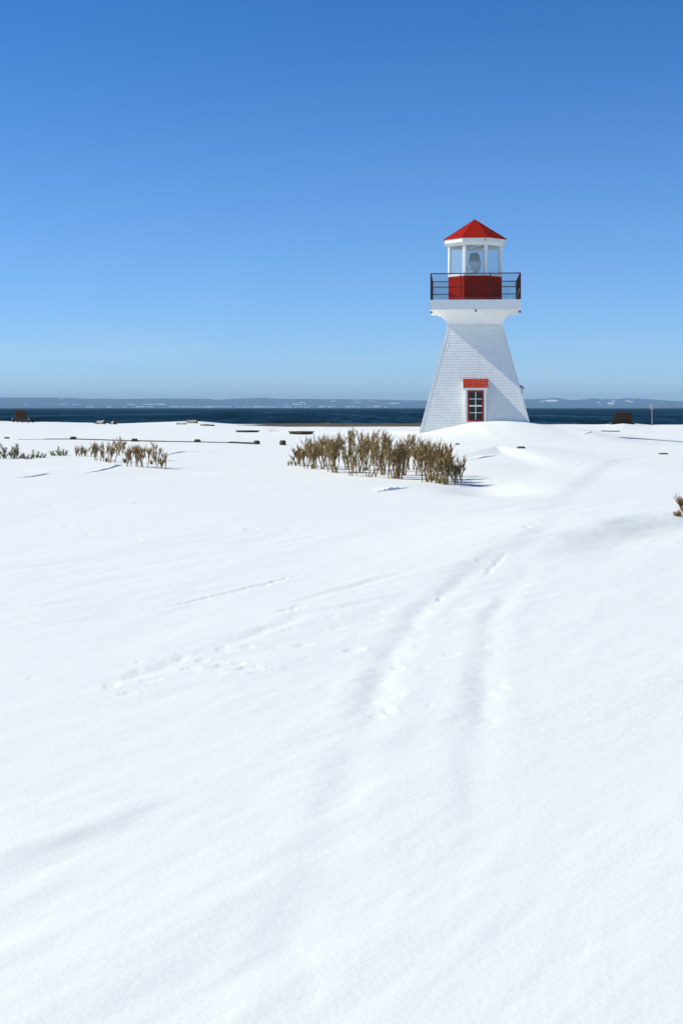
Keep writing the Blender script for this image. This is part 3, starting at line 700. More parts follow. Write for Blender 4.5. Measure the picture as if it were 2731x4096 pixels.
m_ = MB(); m_.box((0.1, 0.0, Z_EB - 0.035), (0.05, 2.2, 0.06), Matrix.Rotation(0.35, 3, 'Z')); part(m_, 'ceiling_batten', 'white_paint')
m_ = MB(); m_.add([octp(AP - 0.05, Z_RED - 0.02, k) for k in range(8)], [tuple(range(8))]); part(m_, 'lantern_floor', 'interior_grey')

# beacon inside the lantern
RTM = Matrix.Rotation(math.radians(-4.8), 4, 'Z')
BC = empty('beacon_lamp', Vector((RT.x - 0.02, RT.y, Z_RED - 0.02)), math.radians(-4.8), 'grey domed beacon lamp on a white bowl inside the lantern room', 'lamp')
zr = Z_RED - 0.02
m_ = MB(); m_.lathe([(0.20, 0.0), (0.20, 0.03), (0.13, 0.05), (0.13, 0.24), (0.17, 0.28), (0.20, 0.33)], n=20); m_.build('pedestal', MATS['beacon_white'], BC, True)
m_ = MB(); m_.lathe([(0.10, 0.331), (0.20, 0.35), (0.27, 0.45), (0.305, 0.58), (0.31, 0.72), (0.31, 0.80), (0.29, 0.835), (0.10, 0.838)], n=28); m_.build('lamp_bowl', MATS['beacon_white'], BC, True)
m_ = MB(); m_.lathe([(0.25, 0.839), (0.252, 0.95), (0.24, 1.06), (0.205, 1.14), (0.15, 1.19), (0.08, 1.212), (0.01, 1.218)], n=28); m_.build('lamp_dome', MATS['dome'], BC, True)
m_ = MB(); m_.lathe([(0.316, 0.76), (0.318, 0.77), (0.318, 0.79), (0.316, 0.80)], n=28); m_.build('clamp_ring', MATS['post_metal'], BC, True)
for a_ in (-2.3, -1.2, -0.4): m_ = MB(); m_.box((0.318 * math.cos(a_), 0.318 * math.sin(a_), 0.74), (0.03, 0.03, 0.05), Matrix.Rotation(a_, 3, 'Z')); m_.build('clamp', MATS['post_metal'], BC)
m_ = MB(); m_.tube([(-0.28, -0.10, 0.56), (-0.34, -0.12, 0.50), (-0.33, -0.14, 0.36), (-0.26, -0.16, 0.20), (-0.18, -0.14, 0.04)], 0.014, 6); m_.build('cable', MATS['black_metal'], BC, True)
m_ = MB(); m_.box((-0.30, -0.08, 0.60), (0.08, 0.08, 0.10), None, 0.02); m_.build('junction_box', MATS['beacon_white'], BC)

# little flood lamps under the gallery and at the eave
def flood(x, y, z, dx, rz):
    m_ = MB(); R = Matrix.Rotation(rz, 3, 'Z')
    pts = [Vector((0, 0, 0)), Vector((dx, -0.04, -0.03)), Vector((dx * 1.2, -0.07, -0.05))]
    m_.tube([Vector((x, y, z)) + p for p in pts], 0.012, 6)
    c = Vector((x, y, z)) + pts[-1]
    m_.lathe([(0.018, 0.05), (0.03, 0.03), (0.062, -0.035), (0.066, -0.045)][::-1], (c.x, c.y, c.z), 12)
    part(m_, 'flood_lamp', 'black_metal')
flood(0.01, -HG + 0.05, Z_FB - 0.005, 0.0, 0)
flood(-HG + 0.12, -HG + 0.10, Z_FB - 0.06, -0.05, 0)
flood(HG - 0.12, -HG + 0.10, Z_FB - 0.06, 0.05, 0)
m_ = MB(); m_.box((0.46, -1.26 - 0.22, 7.72), (0.03, 0.05, 0.13), (0.2, 0.15, 0), 0.01); part(m_, 'eave_lamp', 'black_metal')

# the upright window that stands out of the leaning front wall
YW = -(hw(-0.62) + 0.02)
def front_box(name, mt, x0, x1, z0, z1, y0, y1, parent=LH):
    m_ = MB(); m_.box(((x0 + x1) / 2, (y0 + y1) / 2, (z0 + z1) / 2), (x1 - x0, y1 - y0, z1 - z0)); return part(m_, name, mt, parent)
XW = 0.0
ZB, ZT = -0.605, 0.79                                            # red frame bottom and top
for sx in (-1, 1):                                               # cheeks that close the box at both sides
    m_ = MB(); x0 = XW + sx * 0.455; x1 = XW + sx * 0.475; xs = sorted((x0, x1))
    zt, z0_ = 0.89, -0.72
    yb = lambda z: -hw(z) + 0.05
    m_.hexa([(xs[0], YW + 0.004, z0_), (xs[1], YW + 0.004, z0_), (xs[1], yb(z0_), z0_), (xs[0], yb(z0_), z0_), (xs[0], YW + 0.004, zt), (xs[1], YW + 0.004, zt), (xs[1], yb(zt), zt), (xs[0], yb(zt), zt)])
    part(m_, 'window_cheek', 'cove_paint')
for sx in (-1, 1):
    front_box('window_jamb', 'white_paint', *sorted((XW + sx * 0.372, XW + sx * 0.476)), ZB - 0.02, ZT + 0.006, YW - 0.02, YW + 0.05)
front_box('window_head', 'white_paint', XW - 0.535, XW + 0.535, ZT + 0.007, ZT + 0.105, YW - 0.035, YW + 0.2)
front_box('window_sill', 'white_paint', XW - 0.40, XW + 0.40, ZB - 0.065, ZB - 0.021, YW - 0.05, YW + 0.06)
fw = 0.085
WF = front_box('window_frame', 'red_frame', XW - 0.371, XW - 0.371 + fw, ZB, ZT, YW - 0.012, YW + 0.05)
for bx4 in ((XW + 0.371 - fw, XW + 0.371, ZB, ZT), (XW - 0.371 + fw, XW + 0.371 - fw, ZT - fw, ZT), (XW - 0.371 + fw, XW + 0.371 - fw, ZB, ZB + fw * 0.85)):
    front_box('frame_bar', 'red_frame', bx4[0], bx4[1], bx4[2], bx4[3], YW - 0.012, YW + 0.05, WF)
gx0, gx1, gz0, gz1 = XW - 0.371 + fw, XW + 0.371 - fw, ZB + fw * 0.85, ZT - fw
gh = (gz1 - gz0) / 4
for i in range(4):
    for j in range(2):
        xa = gx0 + j * (gx1 - gx0) / 2; xb = xa + (gx1 - gx0) / 2
        front_box('window_pane', 'dark_glass', xa + 0.002, xb - 0.002, gz0 + i * gh + 0.002, gz0 + (i + 1) * gh - 0.002, YW + 0.028, YW + 0.034, WF)
front_box('muntin', 'white_paint', XW - 0.016, XW + 0.016, gz0 - 0.02, gz1 + 0.02, YW - 0.008, YW + 0.026, WF)
for i, hh in ((1, 0.015), (2, 0.034), (3, 0.015)):
    for sx in (-1, 1):
        xs = sorted((XW + sx * 0.0165, XW + sx * 0.292))
        front_box('muntin', 'white_paint', xs[0], xs[1], gz0 + i * gh - hh, gz0 + i * gh + hh, YW - 0.006, YW + 0.026, WF)
front_box('window_back', 'black_metal', gx0, gx1, gz0, gz1, YW + 0.040, YW + 0.046, WF)
# sloping shingled hood over the window
HX0, HX1 = -0.572, 0.572; zh0, zh1 = 0.898, 1.335
yh0 = YW - 0.05; yh1 = -hw(zh1) + 0.02
m_ = MB(); m_.hexa([(HX0 + 0.02, yh0 + 0.03, zh0 - 0.002), (HX1 - 0.02, yh0 + 0.03, zh0 - 0.002), (HX1 - 0.02, yh1, zh0 - 0.002), (HX0 + 0.02, yh1, zh0 - 0.002),
                   (HX0 + 0.02, yh0 + 0.05, zh0 + 0.012), (HX1 - 0.02, yh0 + 0.05, zh0 + 0.012), (HX1 - 0.02, yh1, zh1 - 0.012), (HX0 + 0.02, yh1, zh1 - 0.012)])
HOOD = part(m_, 'window_hood', 'white_paint')
for i in range(6):
    t0, t1 = i / 6, (i + 1) / 6
    y0, z0, y1, z1 = yh0 + (yh1 - yh0) * t0, zh0 + (zh1 - zh0) * t0, yh0 + (yh1 - yh0) * t1, zh0 + (zh1 - zh0) * t1
    nn = Vector((0, -(zh1 - zh0), (yh1 - yh0))).normalized(); m_ = MB(); x = HX0
    while x < HX1 - 0.01:
        w_ = min(sr.uniform(0.09, 0.17), HX1 - x); xa, xb = x + 0.002, x + w_ - 0.002; x += w_
        d = sr.uniform(-0.003, 0.004)
        A = Vector((xa, y0, z0)) + nn * (0.022 + d); B = Vector((xb, y0, z0)) + nn * (0.022 + d); C_ = Vector((xb, y1, z1)) + nn * 0.006; D_ = Vector((xa, y1, z1)) + nn * 0.006
        dn = nn * -0.026
        m_.add([A, B, C_, D_, A + dn, B + dn, C_ + dn * 0.5, D_ + dn * 0.5], [(0, 1, 2, 3), (4, 5, 1, 0), (0, 3, 7, 4), (1, 5, 6, 2)])
    part(m_, 'hood_shingle_course', 'worn_red', HOOD)

# the hooded doorway on the right-hand side, seen edge-on
xs_ = 2.17
m_ = MB(); z0_, z1_ = 0.0, 0.93
m_.hexa([(hw(z0_) - 0.3, -0.45, z0_), (xs_ , -0.45, z0_), (xs_, 0.45, z0_), (hw(z0_) - 0.3, 0.45, z0_), (hw(z1_) - 0.1, -0.45, z1_), (xs_, -0.45, z1_), (xs_, 0.45, z1_), (hw(z1_) - 0.1, 0.45, z1_)])
part(m_, 'side_doorway', 'white_paint')
m_ = MB(); A = Vector((hw(1.13) - 0.03, -0.55, 1.135)); B = Vector((xs_ + 0.10, -0.55, 0.905)); q = Vector((0, 1.10, 0)); t = Vector((0, 0, 0.03))
m_.hexa([A, B, B + q, A + q, A + t, B + t, B + q + t, A + q + t]); part(m_, 'side_hood', 'rail_paint')
m_ = MB(); A = Vector((hw(1.10) - 0.05, -0.47, 0.86)); m_.hexa([(hw(0.9) - 0.02, -0.47, 0.84), (xs_ + 0.06, -0.47, 0.84), (xs_ + 0.06, 0.47, 0.84), (hw(0.9) - 0.02, 0.47, 0.84), (hw(1.1) - 0.02, -0.47, 1.08), (xs_ + 0.06, -0.47, 0.905), (xs_ + 0.06, 0.47, 0.905), (hw(1.1) - 0.02, 0.47, 1.08)])
part(m_, 'side_gable', 'white_paint')
front_box('side_door_frame', 'red_frame', xs_ + 0.001, xs_ + 0.02, 0.2, 0.83, -0.40, 0.40)

# ------------------------------------------------------------------ hedges and shrubs
def tube_fast(m_, pts, rad, n):
    m_.tube(pts, rad, n, True)

def grow(r, m_, p, d, L, rad, level, top, spread):
    """one branch with its stubs and the forks along it; everything keeps below `top`"""
    n = 4 if level < 2 else 3
    pts = [p]; q = p.copy(); dd = d.copy()
    for i in range(n):
        dd = (dd + Vector((r.gauss(0, .11), r.gauss(0, .11), r.gauss(0.06, .06)))).normalized()
        q = q + dd * (L / n); pts.append(q.copy())
        if q.z > top: break
    k = len(pts)
    rr = [rad * (1 - 0.25 * i / max(k - 1, 1)) for i in range(k)]
    tube_fast(m_, pts, rr, 6 if level == 0 else (5 if level == 1 else 4))
    for i in range(1, k):
        if r.random() < (0.12 if level == 0 else 0.22):
            a = r.uniform(0, 6.283); s = (dd * 1.1 + Vector((math.cos(a), math.sin(a), 0.3)) * r.uniform(0.4, 0.7)).normalized()
            l = r.uniform(0.04, 0.11)
            e1 = pts[i] + s * l * 0.5; e2 = e1 + (s + Vector((0, 0, 0.8))).normalized() * l * 0.5
            tube_fast(m_, [pts[i], e1, e2], [0.0046, 0.0042, 0.0034], 3)
    if (q.z > top or level >= 4) and r.random() < 0.22:            # fine new shoots at the tips
        a = r.uniform(0, 6.283); v = (dd + Vector((math.cos(a), math.sin(a), 0.3)) * r.uniform(0.2, 0.6)).normalized(); l = r.uniform(0.05, 0.13)
        tube_fast(m_, [pts[-1], pts[-1] + v * l * 0.6, pts[-1] + v * l + Vector((0, 0, 0.02))], [0.0038, 0.003, 0.002], 3)
    if q.z > top or level >= 4: return
    for j in range(r.choice([2, 2, 3]) if level else 2):
        a = r.uniform(0, 6.283); s = r.uniform(0.14, 0.42) * spread
        nd = (dd + Vector((math.cos(a) * s, math.sin(a) * s, 0.10))).normalized()
        fr = pts[-1] if j < 2 else pts[max(k - 2, 0)]
        grow(r, m_, fr, nd, L * r.uniform(0.62, 0.92), max(rr[-1] * r.uniform(0.70, 0.92), 0.0072), level + 1, top, spread)

def shrub(base, h, nst, thick, seed, label, group, lean=0.0, bark='bark', spread=1.0):
    r = random.Random(seed)
    root = empty('shrub', base - Vector((0, 0, 0.02)), 0, label, 'shrub', group)
    for k in range(nst):
        m_ = MB(); a = r.uniform(0, 6.283); off = r.uniform(0, 0.045 * nst ** 0.5)
        p = Vector((math.cos(a) * off * 1.6, math.sin(a) * off, -0.06))
        d = Vector((math.cos(a) * r.uniform(0.02, 0.22) + lean, math.sin(a) * r.uniform(0.02, 0.22), 1)).normalized()
        hh = h * r.uniform(0.72, 1.0)
        grow(r, m_, p, d, hh * r.uniform(0.22, 0.34), thick * r.uniform(0.75, 1.2), 0, hh, spread)
        m_.build('stem', MATS[bark], root, True)
    return root

# pixel of the foot, height in photo pixels, number of stems, stem radius, lean
BIG = [(1168, 1863, 30, 2, .008, -.25), (1187, 1862, 92, 4, .013, -.15), (1208, 1866, 110, 3, .014, -.1), (1240, 1876, 128, 4, .016, -.1), (1268, 1872, 150, 3, .017, 0), (1287, 1877, 150, 4, .016, -.12), (1305, 1868, 160, 3, .015, 0),
       (1330, 1888, 165, 4, .016, -.1), (1356, 1891, 175, 4, .017, -.05), (1385, 1880, 165, 3, .015, .05), (1418, 1903, 120, 2, .012, 0), (1440, 1893, 185, 4, .022, -.14), (1462, 1880, 165, 3, .016, 0), (1477, 1909, 180, 4, .016, -.05), (1497, 1864, 150, 3, .017, -.02),
       (1519, 1900, 190, 3, .021, -.12), (1545, 1888, 170, 3, .015, -.05), (1576, 1915, 195, 5, .017, -.12), (1590, 1916, 185, 5, .017, .0), (1611, 1902, 165, 4, .020, .05), (1642, 1880, 150, 3, .016, .03), (1665, 1898, 165, 4, .016, .02), (1690, 1885, 150, 3, .015, 0),
       (1708, 1928, 190, 5, .017, .02), (1728, 1922, 180, 4, .017, .08), (1749, 1916, 170, 4, .018, .06), (1772, 1936, 40, 3, .010, .1), (1780, 1905, 150, 4, .015, .08), (1798, 1934, 165, 5, .014, .06), (1826, 1928, 140, 4, .013, .06), (1843, 1937, 100, 3, .011, .08), (1848, 1916, 105, 3, .011, .05)]
BIG.sort(key=lambda t: t[0])
for i, (px, py, hp, n, th, ln) in enumerate(BIG):
    px = px + 10 * max(0, (1300 - px) / 130) - 26 * max(0, (px - 1700) / 150); ln = ln * 0.6 if ln < 0 else ln * 0.2
    b_ = at(px, py); h = hp * b_.y / F * 0.98
    shrub(b_, h, n + (2 if n < 4 else 1), th, 1000 + i, f'bare brown clipped shrub, {ORD[i]} from the left in the large hedge', 'bare shrubs of the large hedge', ln)
SMALL = [(319, 1825, 44, 3, .010, 0), (333, 1823, 42, 2, .010, -.1), (347, 1823, 40, 2, .011, -.1), (362, 1827, 48, 3, .010, 0), (393, 1842, 84, 3, .013, .0), (406, 1844, 80, 3, .012, .1), (427, 1848, 30, 2, .007, 0), (453, 1851, 105, 4, .014, -.05), (473, 1822, 84, 3, .012, .02), (488, 1815, 70, 3, .010, .05),
         (500, 1851, 22, 2, .007, 0), (531, 1866, 112, 4, .013, -.12), (543, 1855, 96, 4, .014, .0), (556, 1868, 104, 3, .012, .08), (574, 1870, 98, 3, .012, .1), (590, 1834, 70, 3, .010, .05), (605, 1857, 26, 2, .007, 0), (619, 1842, 78, 3, .012, .06), (630, 1870, 76, 3, .012, .15), (652, 1874, 62, 3, .011, .12)]
for i, (px, py, hp, n, th, ln) in enumerate(SMALL):
    b_ = at(px, py); h = hp * b_.y / F
    shrub(b_, h, n, th, 2000 + i, f'small bare shrub, {ORD[i]} from the left in the sparse clump', 'bare shrubs of the sparse left clump', ln)
b_ = at(2768, 2052); shrub(b_, 88 * b_.y / F, 5, .006, 3001, 'reddish brown bare shrub cut off by the right edge', None, -.05, 'red_twig', 1.3)
b_ = at(2712, 2064); shrub(b_, 26 * b_.y / F, 2, .005, 3002, 'tiny reddish twig in the snow near the right edge', None, -.2, 'red_twig', 1.3)

# young pines poking out of the snow
def pine(base, shoots, seed, label):
    r = random.Random(seed)
    root = empty('pine_tree', base, 0, label, 'pine', 'young pines in the snow')
    s = base.y / F
    for dx, hgt, lean in shoots:
        p0 = Vector((dx * s, r.uniform(-0.12, 0.12), -0.06)); H_ = hgt * s
        p0.z = gz(base.x + p0.x, base.y + p0.y) - base.z - 0.05
        pts = [p0 + Vector((lean * H_ * t * t + lean * 0.4 * H_ * t, 0, (H_ + 0.05) * t)) for t in (0, .25, .5, .75, 1)]
        m_ = MB(); m_.tube(pts, [.014, .012, .010, .008, .005], 6); nm = MB()
        axes = [(pts, 1.0)]
        for _ in range(3 if H_ > 0.3 else 2):
            t = r.uniform(0.15, 0.5); i = min(int(t * 4), 3); q = pts[i].lerp(pts[i + 1], t * 4 - i); a = r.uniform(0, 6.283)
            v = Vector((math.cos(a) * .7, math.sin(a) * .7, 0.75)).normalized(); l = H_ * r.uniform(0.3, 0.45)
            bp_ = [q, q + v * l * .5, q + v * l + Vector((0, 0, l * .15))]
            m_.tube(bp_, [.008, .007, .004], 5); axes.append((bp_, .8))
        for ap_, sc in axes:
            L_ = sum((ap_[i + 1] - ap_[i]).length for i in range(len(ap_) - 1))
            for _ in range(int(420 * L_ / 0.3)):
                t = r.uniform(0.12, 1.0); f_ = t * (len(ap_) - 1); i = min(int(f_), len(ap_) - 2); q = ap_[i].lerp(ap_[i + 1], f_ - i)
                ax = (ap_[i + 1] - ap_[i]).normalized(); a = r.uniform(0, 6.283)
                side = ax.orthogonal().normalized(); side = Matrix.Rotation(a, 3, ax) @ side
                v = (ax * r.uniform(0.35, 0.8) + side).normalized(); l = r.uniform(0.06, 0.12) * sc
                wv = v.cross(ax).normalized() * 0.0017
                nm.add([q - wv, q + wv, q + v * l], [(0, 1, 2)])
        st = m_.build('stem', MATS['bark'], root, True); nm.build('needles', MATS['needle'], root)
b_ = at(42, 1834); pine(b_, [(-34, 44, -.5), (-12, 74, -.35), (0, 46, .1), (-22, 30, -.6), (14, 20, .3)], 1, 'young green pine at the left edge, tallest of the pines')
b_ = at(62, 1833); pine(b_, [(-6, 56, .12), (6, 52, .05), (16, 18, .5), (26, 16, .4)], 2, 'upright green pine, second from the left edge')
b_ = at(112, 1836); pine(b_, [(-8, 20, -.3), (0, 16, .2), (8, 14, .4)], 3, 'low tuft of green pine, third from the left edge')
b_ = at(143, 1831); pine(b_, [(-4, 30, -.1), (6, 24, .2), (18, 16, .4), (30, 13, .5)], 4, 'small bushy green pine, fourth from the left edge')
b_ = at(228, 1823); pine(b_, [(-18, 16, -.4), (-6, 18, -.2), (2, 34, .05), (12, 16, .3)], 5, 'small green pine with one taller shoot beside the sparse shrubs')
b_ = at(257, 1822); pine(b_, [(-2, 24, -.1), (6, 20, .3)], 6, 'tiny green pine nearest the sparse shrubs')

# ------------------------------------------------------------------ timber barrier, tables, benches, sign, driftwood
def post(px, py, wpx, hpx, rz, label):
    b_ = at(px, py); s = b_.y / F; w_ = wpx * s / (abs(math.cos(rz)) + abs(math.sin(rz)))
    root = empty('timber_post', (b_.x, b_.y, b_.z), rz, label, 'post', 'timber posts of the low barrier')
    h = hpx * s; m_ = MB(); m_.box((0, 0, h / 2 - 0.2), (w_, w_, h + 0.4), None, 0.035); m_.build('post_block', MATS['timber'], root)
    m_ = MB(); m_.box((0, 0, h + 0.004), (w_ * .72, w_ * .72, 0.01), None, 0.003); m_.build('post_cap', MATS['bench_grey'], root)
    return root
post(29, 1754, 25, 5, .15, 'flat brown post top barely above the snow near the left edge')
post(294, 1758, 27, 11, .1, 'brown barrier post in the snow above the left pines and shrubs')
post(539, 1766, 28, 11, .1, 'brown barrier post just behind the sparse shrub clump')
post(790, 1769, 30, 11, .2, 'brown barrier post midway along the snow-buried rail')
post(1027, 1777, 30, 14, .6, 'brown barrier post at the right end of the long rail')
post(1131, 1780, 31, 18, .75, 'lone brown post standing apart between the rail and large hedge')
post(1828, 1778, 20, 4, .1, 'flat post top in the snow just right of the large hedge')
post(2083, 1793, 36, 6, .15, 'flat dark post top in the snow in front of the lighthouse')
post(2651, 1817, 40, 4, .1, 'flat post top in the snow below the right bench')
# the long rail that lies between the posts, just breaking the surface
pa = [(74, 1758), (180, 1757.5), (294, 1757.5), (420, 1761), (539, 1764.5), (660, 1767), (790, 1769), (920, 1772.5), (1027, 1777)]
g = [at(*p) for p in pa]
root = empty('barrier_rail', g[0], 0, 'long thin timber rail lying along the snow between posts', 'rail')
for i in range(len(g) - 1):
    A, B = g[i] - g[0], g[i + 1] - g[0]; d = (B - A); m_ = MB(); t = d.normalized()
    th = [0.012, 0.03, 0.035, 0.03, 0.035, 0.03, 0.03, 0.06][i]
    M3 = Matrix((t, Vector((0, 0, 1)).cross(t).normalized(), t.cross(Vector((0, 0, 1)).cross(t).normalized()))).transposed()
    m_.box((A + B) / 2 + Vector((0, 0, th / 2 - 0.05)), (d.length - 0.004, 0.14, 0.10 + th), M3, 0.008)
    m_.build('rail_beam', MATS['timber'], root)

def table(px, py, wpx, rz, label, rise):
    b_ = at(px, py); s = b_.y / F
    w_ = wpx * s / (abs(math.cos(rz)) + abs(math.sin(rz))); zt = rise * s
    root = empty('picnic_table', b_, rz, label, 'table', 'snow-buried tables')
    n = 6; pw = w_ / n
    for i in range(n):
        m_ = MB(); m_.box(((i + .5) * pw - w_ / 2, 0, zt), (pw - 0.008, w_, 0.045), None, 0.006); m_.build('table_plank', MATS['timber'], root)
    for sy in (-1, 1):
        m_ = MB(); m_.box((0, sy * (w_ / 2 - 0.06), zt - 0.062), (w_ - 0.1, 0.05, 0.075)); m_.build('table_apron', MATS['timber'], root)
    for sx in (-1, 1):
        m_ = MB(); m_.box((sx * (w_ / 2 - 0.09), 0, zt - 0.062), (0.05, w_ - 0.18, 0.075)); m_.build('table_apron', MATS['timber'], root)
    m_ = MB(); m_.box((0.06, -w_ * .22, zt - 0.35), (0.34, 0.34, 0.50), None, 0.01); m_.build('table_leg', MATS['timber'], root)
    m_ = MB(); m_.box((0.06, w_ * .25, zt - 0.35), (0.30, 0.30, 0.50), None, 0.01); m_.build('table_leg', MATS['timber'], root)
table(990, 1729, 98, .80, 'brown table buried up to its top, left one of two', 5.5)
table(1205, 1737, 105, .84, 'brown table buried up to its top, right one beside the hedge', 10)
b_ = at(2437, 1726); root = empty('picnic_table', b_, 0.1, 'thin brown table edge showing in the snow right of the lighthouse', 'table', 'snow-buried tables'); s = b_.y / F
for i in range(3): m_ = MB(); m_.box((0.02 * i, -0.14 + i * 0.145, 0.015 - 0.012 * i), (76 * s - 0.14 * i, 0.135, 0.07), (0, 0.012, 0), 0.008); m_.build('table_plank', MATS['timber'], root)

def bench(px, py, rz, seat_w, back_w, back_h, panels, sink, label, side=1):
    b_ = at(px, py)
    root = empty('bench', b_ - Vector((0, 0, sink)), rz, label, 'bench', 'wooden benches facing the sea')
    zs = 0.42; dp = 0.62
    for i in range(5):
        m_ = MB(); m_.box((0, 0.10 + i * dp / 5, zs), (seat_w, dp / 5 - 0.012, 0.05), None, 0.006); m_.build('seat_plank', MATS['bench_wood'], root)
    for sx in (-1, 1):
        m_ = MB(); m_.box((sx * (seat_w / 2 - 0.05), 0.02, zs - 0.03), (0.10, 0.09, 0.16), None, 0.01); m_.build('armrest_block', MATS['bench_grey'], root)
        for yy in (0.06, 0.58):
            m_ = MB(); m_.box((sx * (seat_w / 2 - 0.10 - 0.02), yy, zs / 2 - 0.18), (0.09, 0.09, zs + 0.30), None, 0.01); m_.build('leg', MATS['bench_wood'], root)
    m_ = MB(); m_.box((0.1, 0.08, zs / 2 - 0.18), (0.09, 0.09, zs + 0.30), None, 0.01); m_.build('leg', MATS['bench_wood'], root)
    m_ = MB(); m_.box((0, 0.03, zs - 0.06), (seat_w - 0.22, 0.05, 0.13), None, 0.006); m_.build('seat_rail', MATS['bench_wood'], root)
    tilt = Matrix.Rotation(math.radians(12), 3, 'X')
    o0 = Vector((0, 0.05, zs + 0.03))
    n = panels * 4; pw = back_w / n
    for i in range(n):
        x = (i + .5) * pw - back_w / 2; gap = 0.012 + (0.02 if panels > 1 and i in (n // 2 - 1, n // 2) else 0)
        m_ = MB(); m_.box(o0 + tilt @ Vector((x, 0, back_h / 2)), (pw - gap, 0.03, back_h), tilt, 0.004); m_.build('back_plank', MATS['bench_wood'], root)
    for zz in (0.12, back_h - 0.07):
        m_ = MB(); m_.box(o0 + tilt @ Vector((0, -0.032, zz)), (back_w - 0.04, 0.032, 0.09), tilt, 0.004); m_.build('back_rail', MATS['bench_wood'], root)
    m_ = MB(); m_.box(o0 + tilt @ Vector((0, -0.01, back_h + 0.017)), (back_w + 0.02, 0.08, 0.03), tilt, 0.004); m_.build('back_cap', MATS['bench_wood'], root)
    return root
bench(83, 1690, math.radians(-24), 1.62, 1.02, 0.58, 1, 0.12, 'brown slatted bench facing the sea at the far left', 1)
bench(2489, 1694, math.radians(4), 1.86, 1.34, 0.72, 2, 0.36, 'brown high-backed bench half sunk in snow near the sign', 1)

b_ = at(2606, 1703)
SG = empty('sign_post', b_, 0.15, 'narrow grey sign on a thin post at the shore, right', 'sign'); s = b_.y / F
m_ = MB(); m_.box((0, 0, 44 * s - 0.1), (0.07, 0.05, 88 * s + 0.2), None, 0.008); m_.build('post', MATS['post_metal'], SG)
m_ = MB(); m_.box((0, 0.045, 88 * s - 11 * s), (12 * s, 0.012, 22 * s), None, 0.004); m_.build('sign_plate', MATS['sign_metal'], SG)
for zz in (72 * s, 83 * s): m_ = MB(); m_.box((0, 0.02, zz), (0.10, 0.05, 0.035)); m_.build('bracket', MATS['post_metal'], SG)

def log(px, py, wpx, dpx, rz, tilt, label, matn='driftwood', stubs=0, seed=1, taper=0.75, up=0.55):
    r = random.Random(seed); b_ = at(px, py); s = b_.y / F; L = wpx * s / max(abs(math.cos(rz)), 0.35); R_ = dpx * s * 0.6
    root = empty('driftwood_log', b_, rz, label, 'log', 'driftwood logs along the shore')
    n = 12; m_ = MB(); vs = []; K = 9
    ph = [r.uniform(0, 6) for _ in range(4)]
    for k in range(K):
        t = k / (K - 1); x = (t - .5) * L; rr = R_ * (1 - (1 - taper) * (1 - t)) * (1 + .10 * math.sin(t * 9 + ph[0]))
        for i in range(n):
            a = 2 * math.pi * i / n; q = rr * (1 + .10 * math.sin(2 * a + ph[1]) + .06 * math.sin(5 * a + ph[2] + t * 3))
            vs.append((x, math.cos(a) * q + .1 * R_ * math.sin(t * 5 + ph[3]), math.sin(a) * q + R_ * up + tilt * x))
    fs = [(k * n + i, k * n + (i + 1) % n, (k + 1) * n + (i + 1) % n, (k + 1) * n + i) for k in range(K - 1) for i in range(n)]
    fs.append(tuple(range(n)))
    m_.add(vs, fs); m_.build('trunk', MATS[matn], root, True)
    m_ = MB(); e_ = vs[-n:]; c = Vector((L / 2 + 0.012, 0, R_ * up + tilt * L / 2))
    m_.add(e_ + [tuple(c)], [(i, (i + 1) % n, n) for i in range(n)]); m_.build('cut_end', MATS['log_end'], root)
    for j in range(stubs):
        sg = -1 if j % 2 == 0 else 1; m_ = MB(); x0 = L * (.15 if sg > 0 else -.1)
        m_.tube([(x0, -R_ * .6, R_ * .3), (x0 + sg * L * .5, -R_ * 1.2, R_ * .05), (x0 + sg * L * 1.0, -R_ * 1.3, -0.04)], [R_ * .32, R_ * .25, R_ * .08], 7); m_.build('branch', MATS['log_end'], root, True)
log(404, 1696, 33, 15, -.5, 0, 'pale stubby driftwood log with side branches near left shore', 'driftwood', 2, 1)
log(455, 1697, 17, 15, -1.0, .05, 'small pale driftwood stump right of the branched log', 'driftwood', 1, 2)
log(769, 1693, 40, 15, -.35, -.05, 'thick pale driftwood log with dark cut end', 'driftwood', 0, 3)
log(726, 1698, 37, 9, -.35, -.02, 'thin pale driftwood log left of the thick log', 'driftwood', 0, 4)
log(830, 1703, 56, 9, .12, -.06, 'flat dark driftwood trunk lying right of the thick log', 'log_end', 0, 5, .6, .1)
log(2371, 1697, 27, 9, -.2, 0, 'small pale log on the snow right of the lighthouse', 'driftwood', 0, 6)

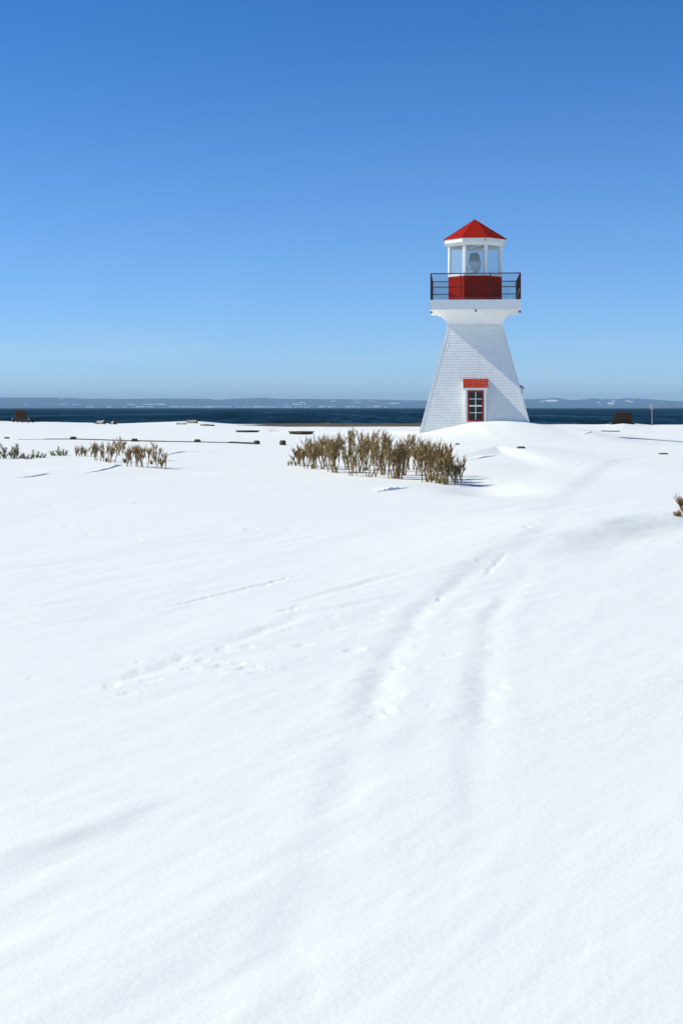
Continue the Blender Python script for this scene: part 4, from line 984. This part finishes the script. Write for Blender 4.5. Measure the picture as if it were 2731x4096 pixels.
# dry grass
def tuft(px, py, wpx, hpx, n, seed, label, group='dry grass tufts at the shore'):
    r = random.Random(seed); b_ = at(px, py); s = b_.y / F
    m_ = MB()
    for _ in range(n):
        x = r.gauss(0, .3) * wpx * s; h = hpx * s * r.uniform(.5, 1.1); l = r.gauss(0, .25) * h; y = r.uniform(-.25, .25)
        m_.tube([(x, y, -.05), (x + l * .4, y, h * .6), (x + l, y, h)], [.006, .005, .002], 3)
    ob = m_.build('dry_grass', MATS['dry_grass']); ob.location = b_; tag(ob, label, 'grass', group)
tuft(1303, 1702, 26, 16, 34, 1, 'pale dry grass tuft at the beach edge above the hedge')
tuft(257, 1687, 10, 9, 14, 2, 'tiny dry grass tuft between the left bench and driftwood')
tuft(1673, 1702, 30, 17, 18, 3, 'sparse dry grass stalks just left of the lighthouse foot')
tuft(10, 1687, 26, 7, 16, 4, 'low dry grass at the far left edge')
tuft(1085, 1727, 60, 16, 16, 5, 'thin reddish dry stalks between the two buried tables')
tuft(1340, 1712, 120, 12, 18, 6, 'thin scattered dry stalks behind the large hedge')
tuft(2563, 1700, 6, 7, 6, 7, 'few dry stalks right of the high-backed bench')
tuft(2297, 1698, 10, 8, 6, 8, 'few dry stalks on the shore right of the lighthouse')

# a bird far off over the bay
D_ = 420.0; bp = Vector(((2365 - CX) / F * D_, D_, (HZ - 1258) / F * D_)); k = D_ / F
m_ = MB()
m_.tube([(-.22, 0, 0), (-.1, 0, .02), (.12, 0, .02), (.26, 0, .0)], [.02, .07, .06, .015], 8)
for sg in (-1, 1): m_.add([(-.06, sg * .05, .03), (.10, sg * .05, .03), (.06, sg * .3, .16), (-.04, sg * .3, .17), (.02, sg * .62, .08), (-.03, sg * .55, .09), (-.06, sg * .05, .015), (.10, sg * .05, .015), (.06, sg * .3, .15), (-.04, sg * .3, .16)], [(0, 1, 2, 3), (3, 2, 4, 5), (9, 8, 7, 6), (0, 3, 9, 6), (1, 7, 8, 2)])
ob = m_.build('bird', MATS['bird'], None, True); ob.location = bp; ob.rotation_euler = (0.1, 0, 1.2)
tag(ob, 'small dark bird flying far off right of the lantern', 'bird')
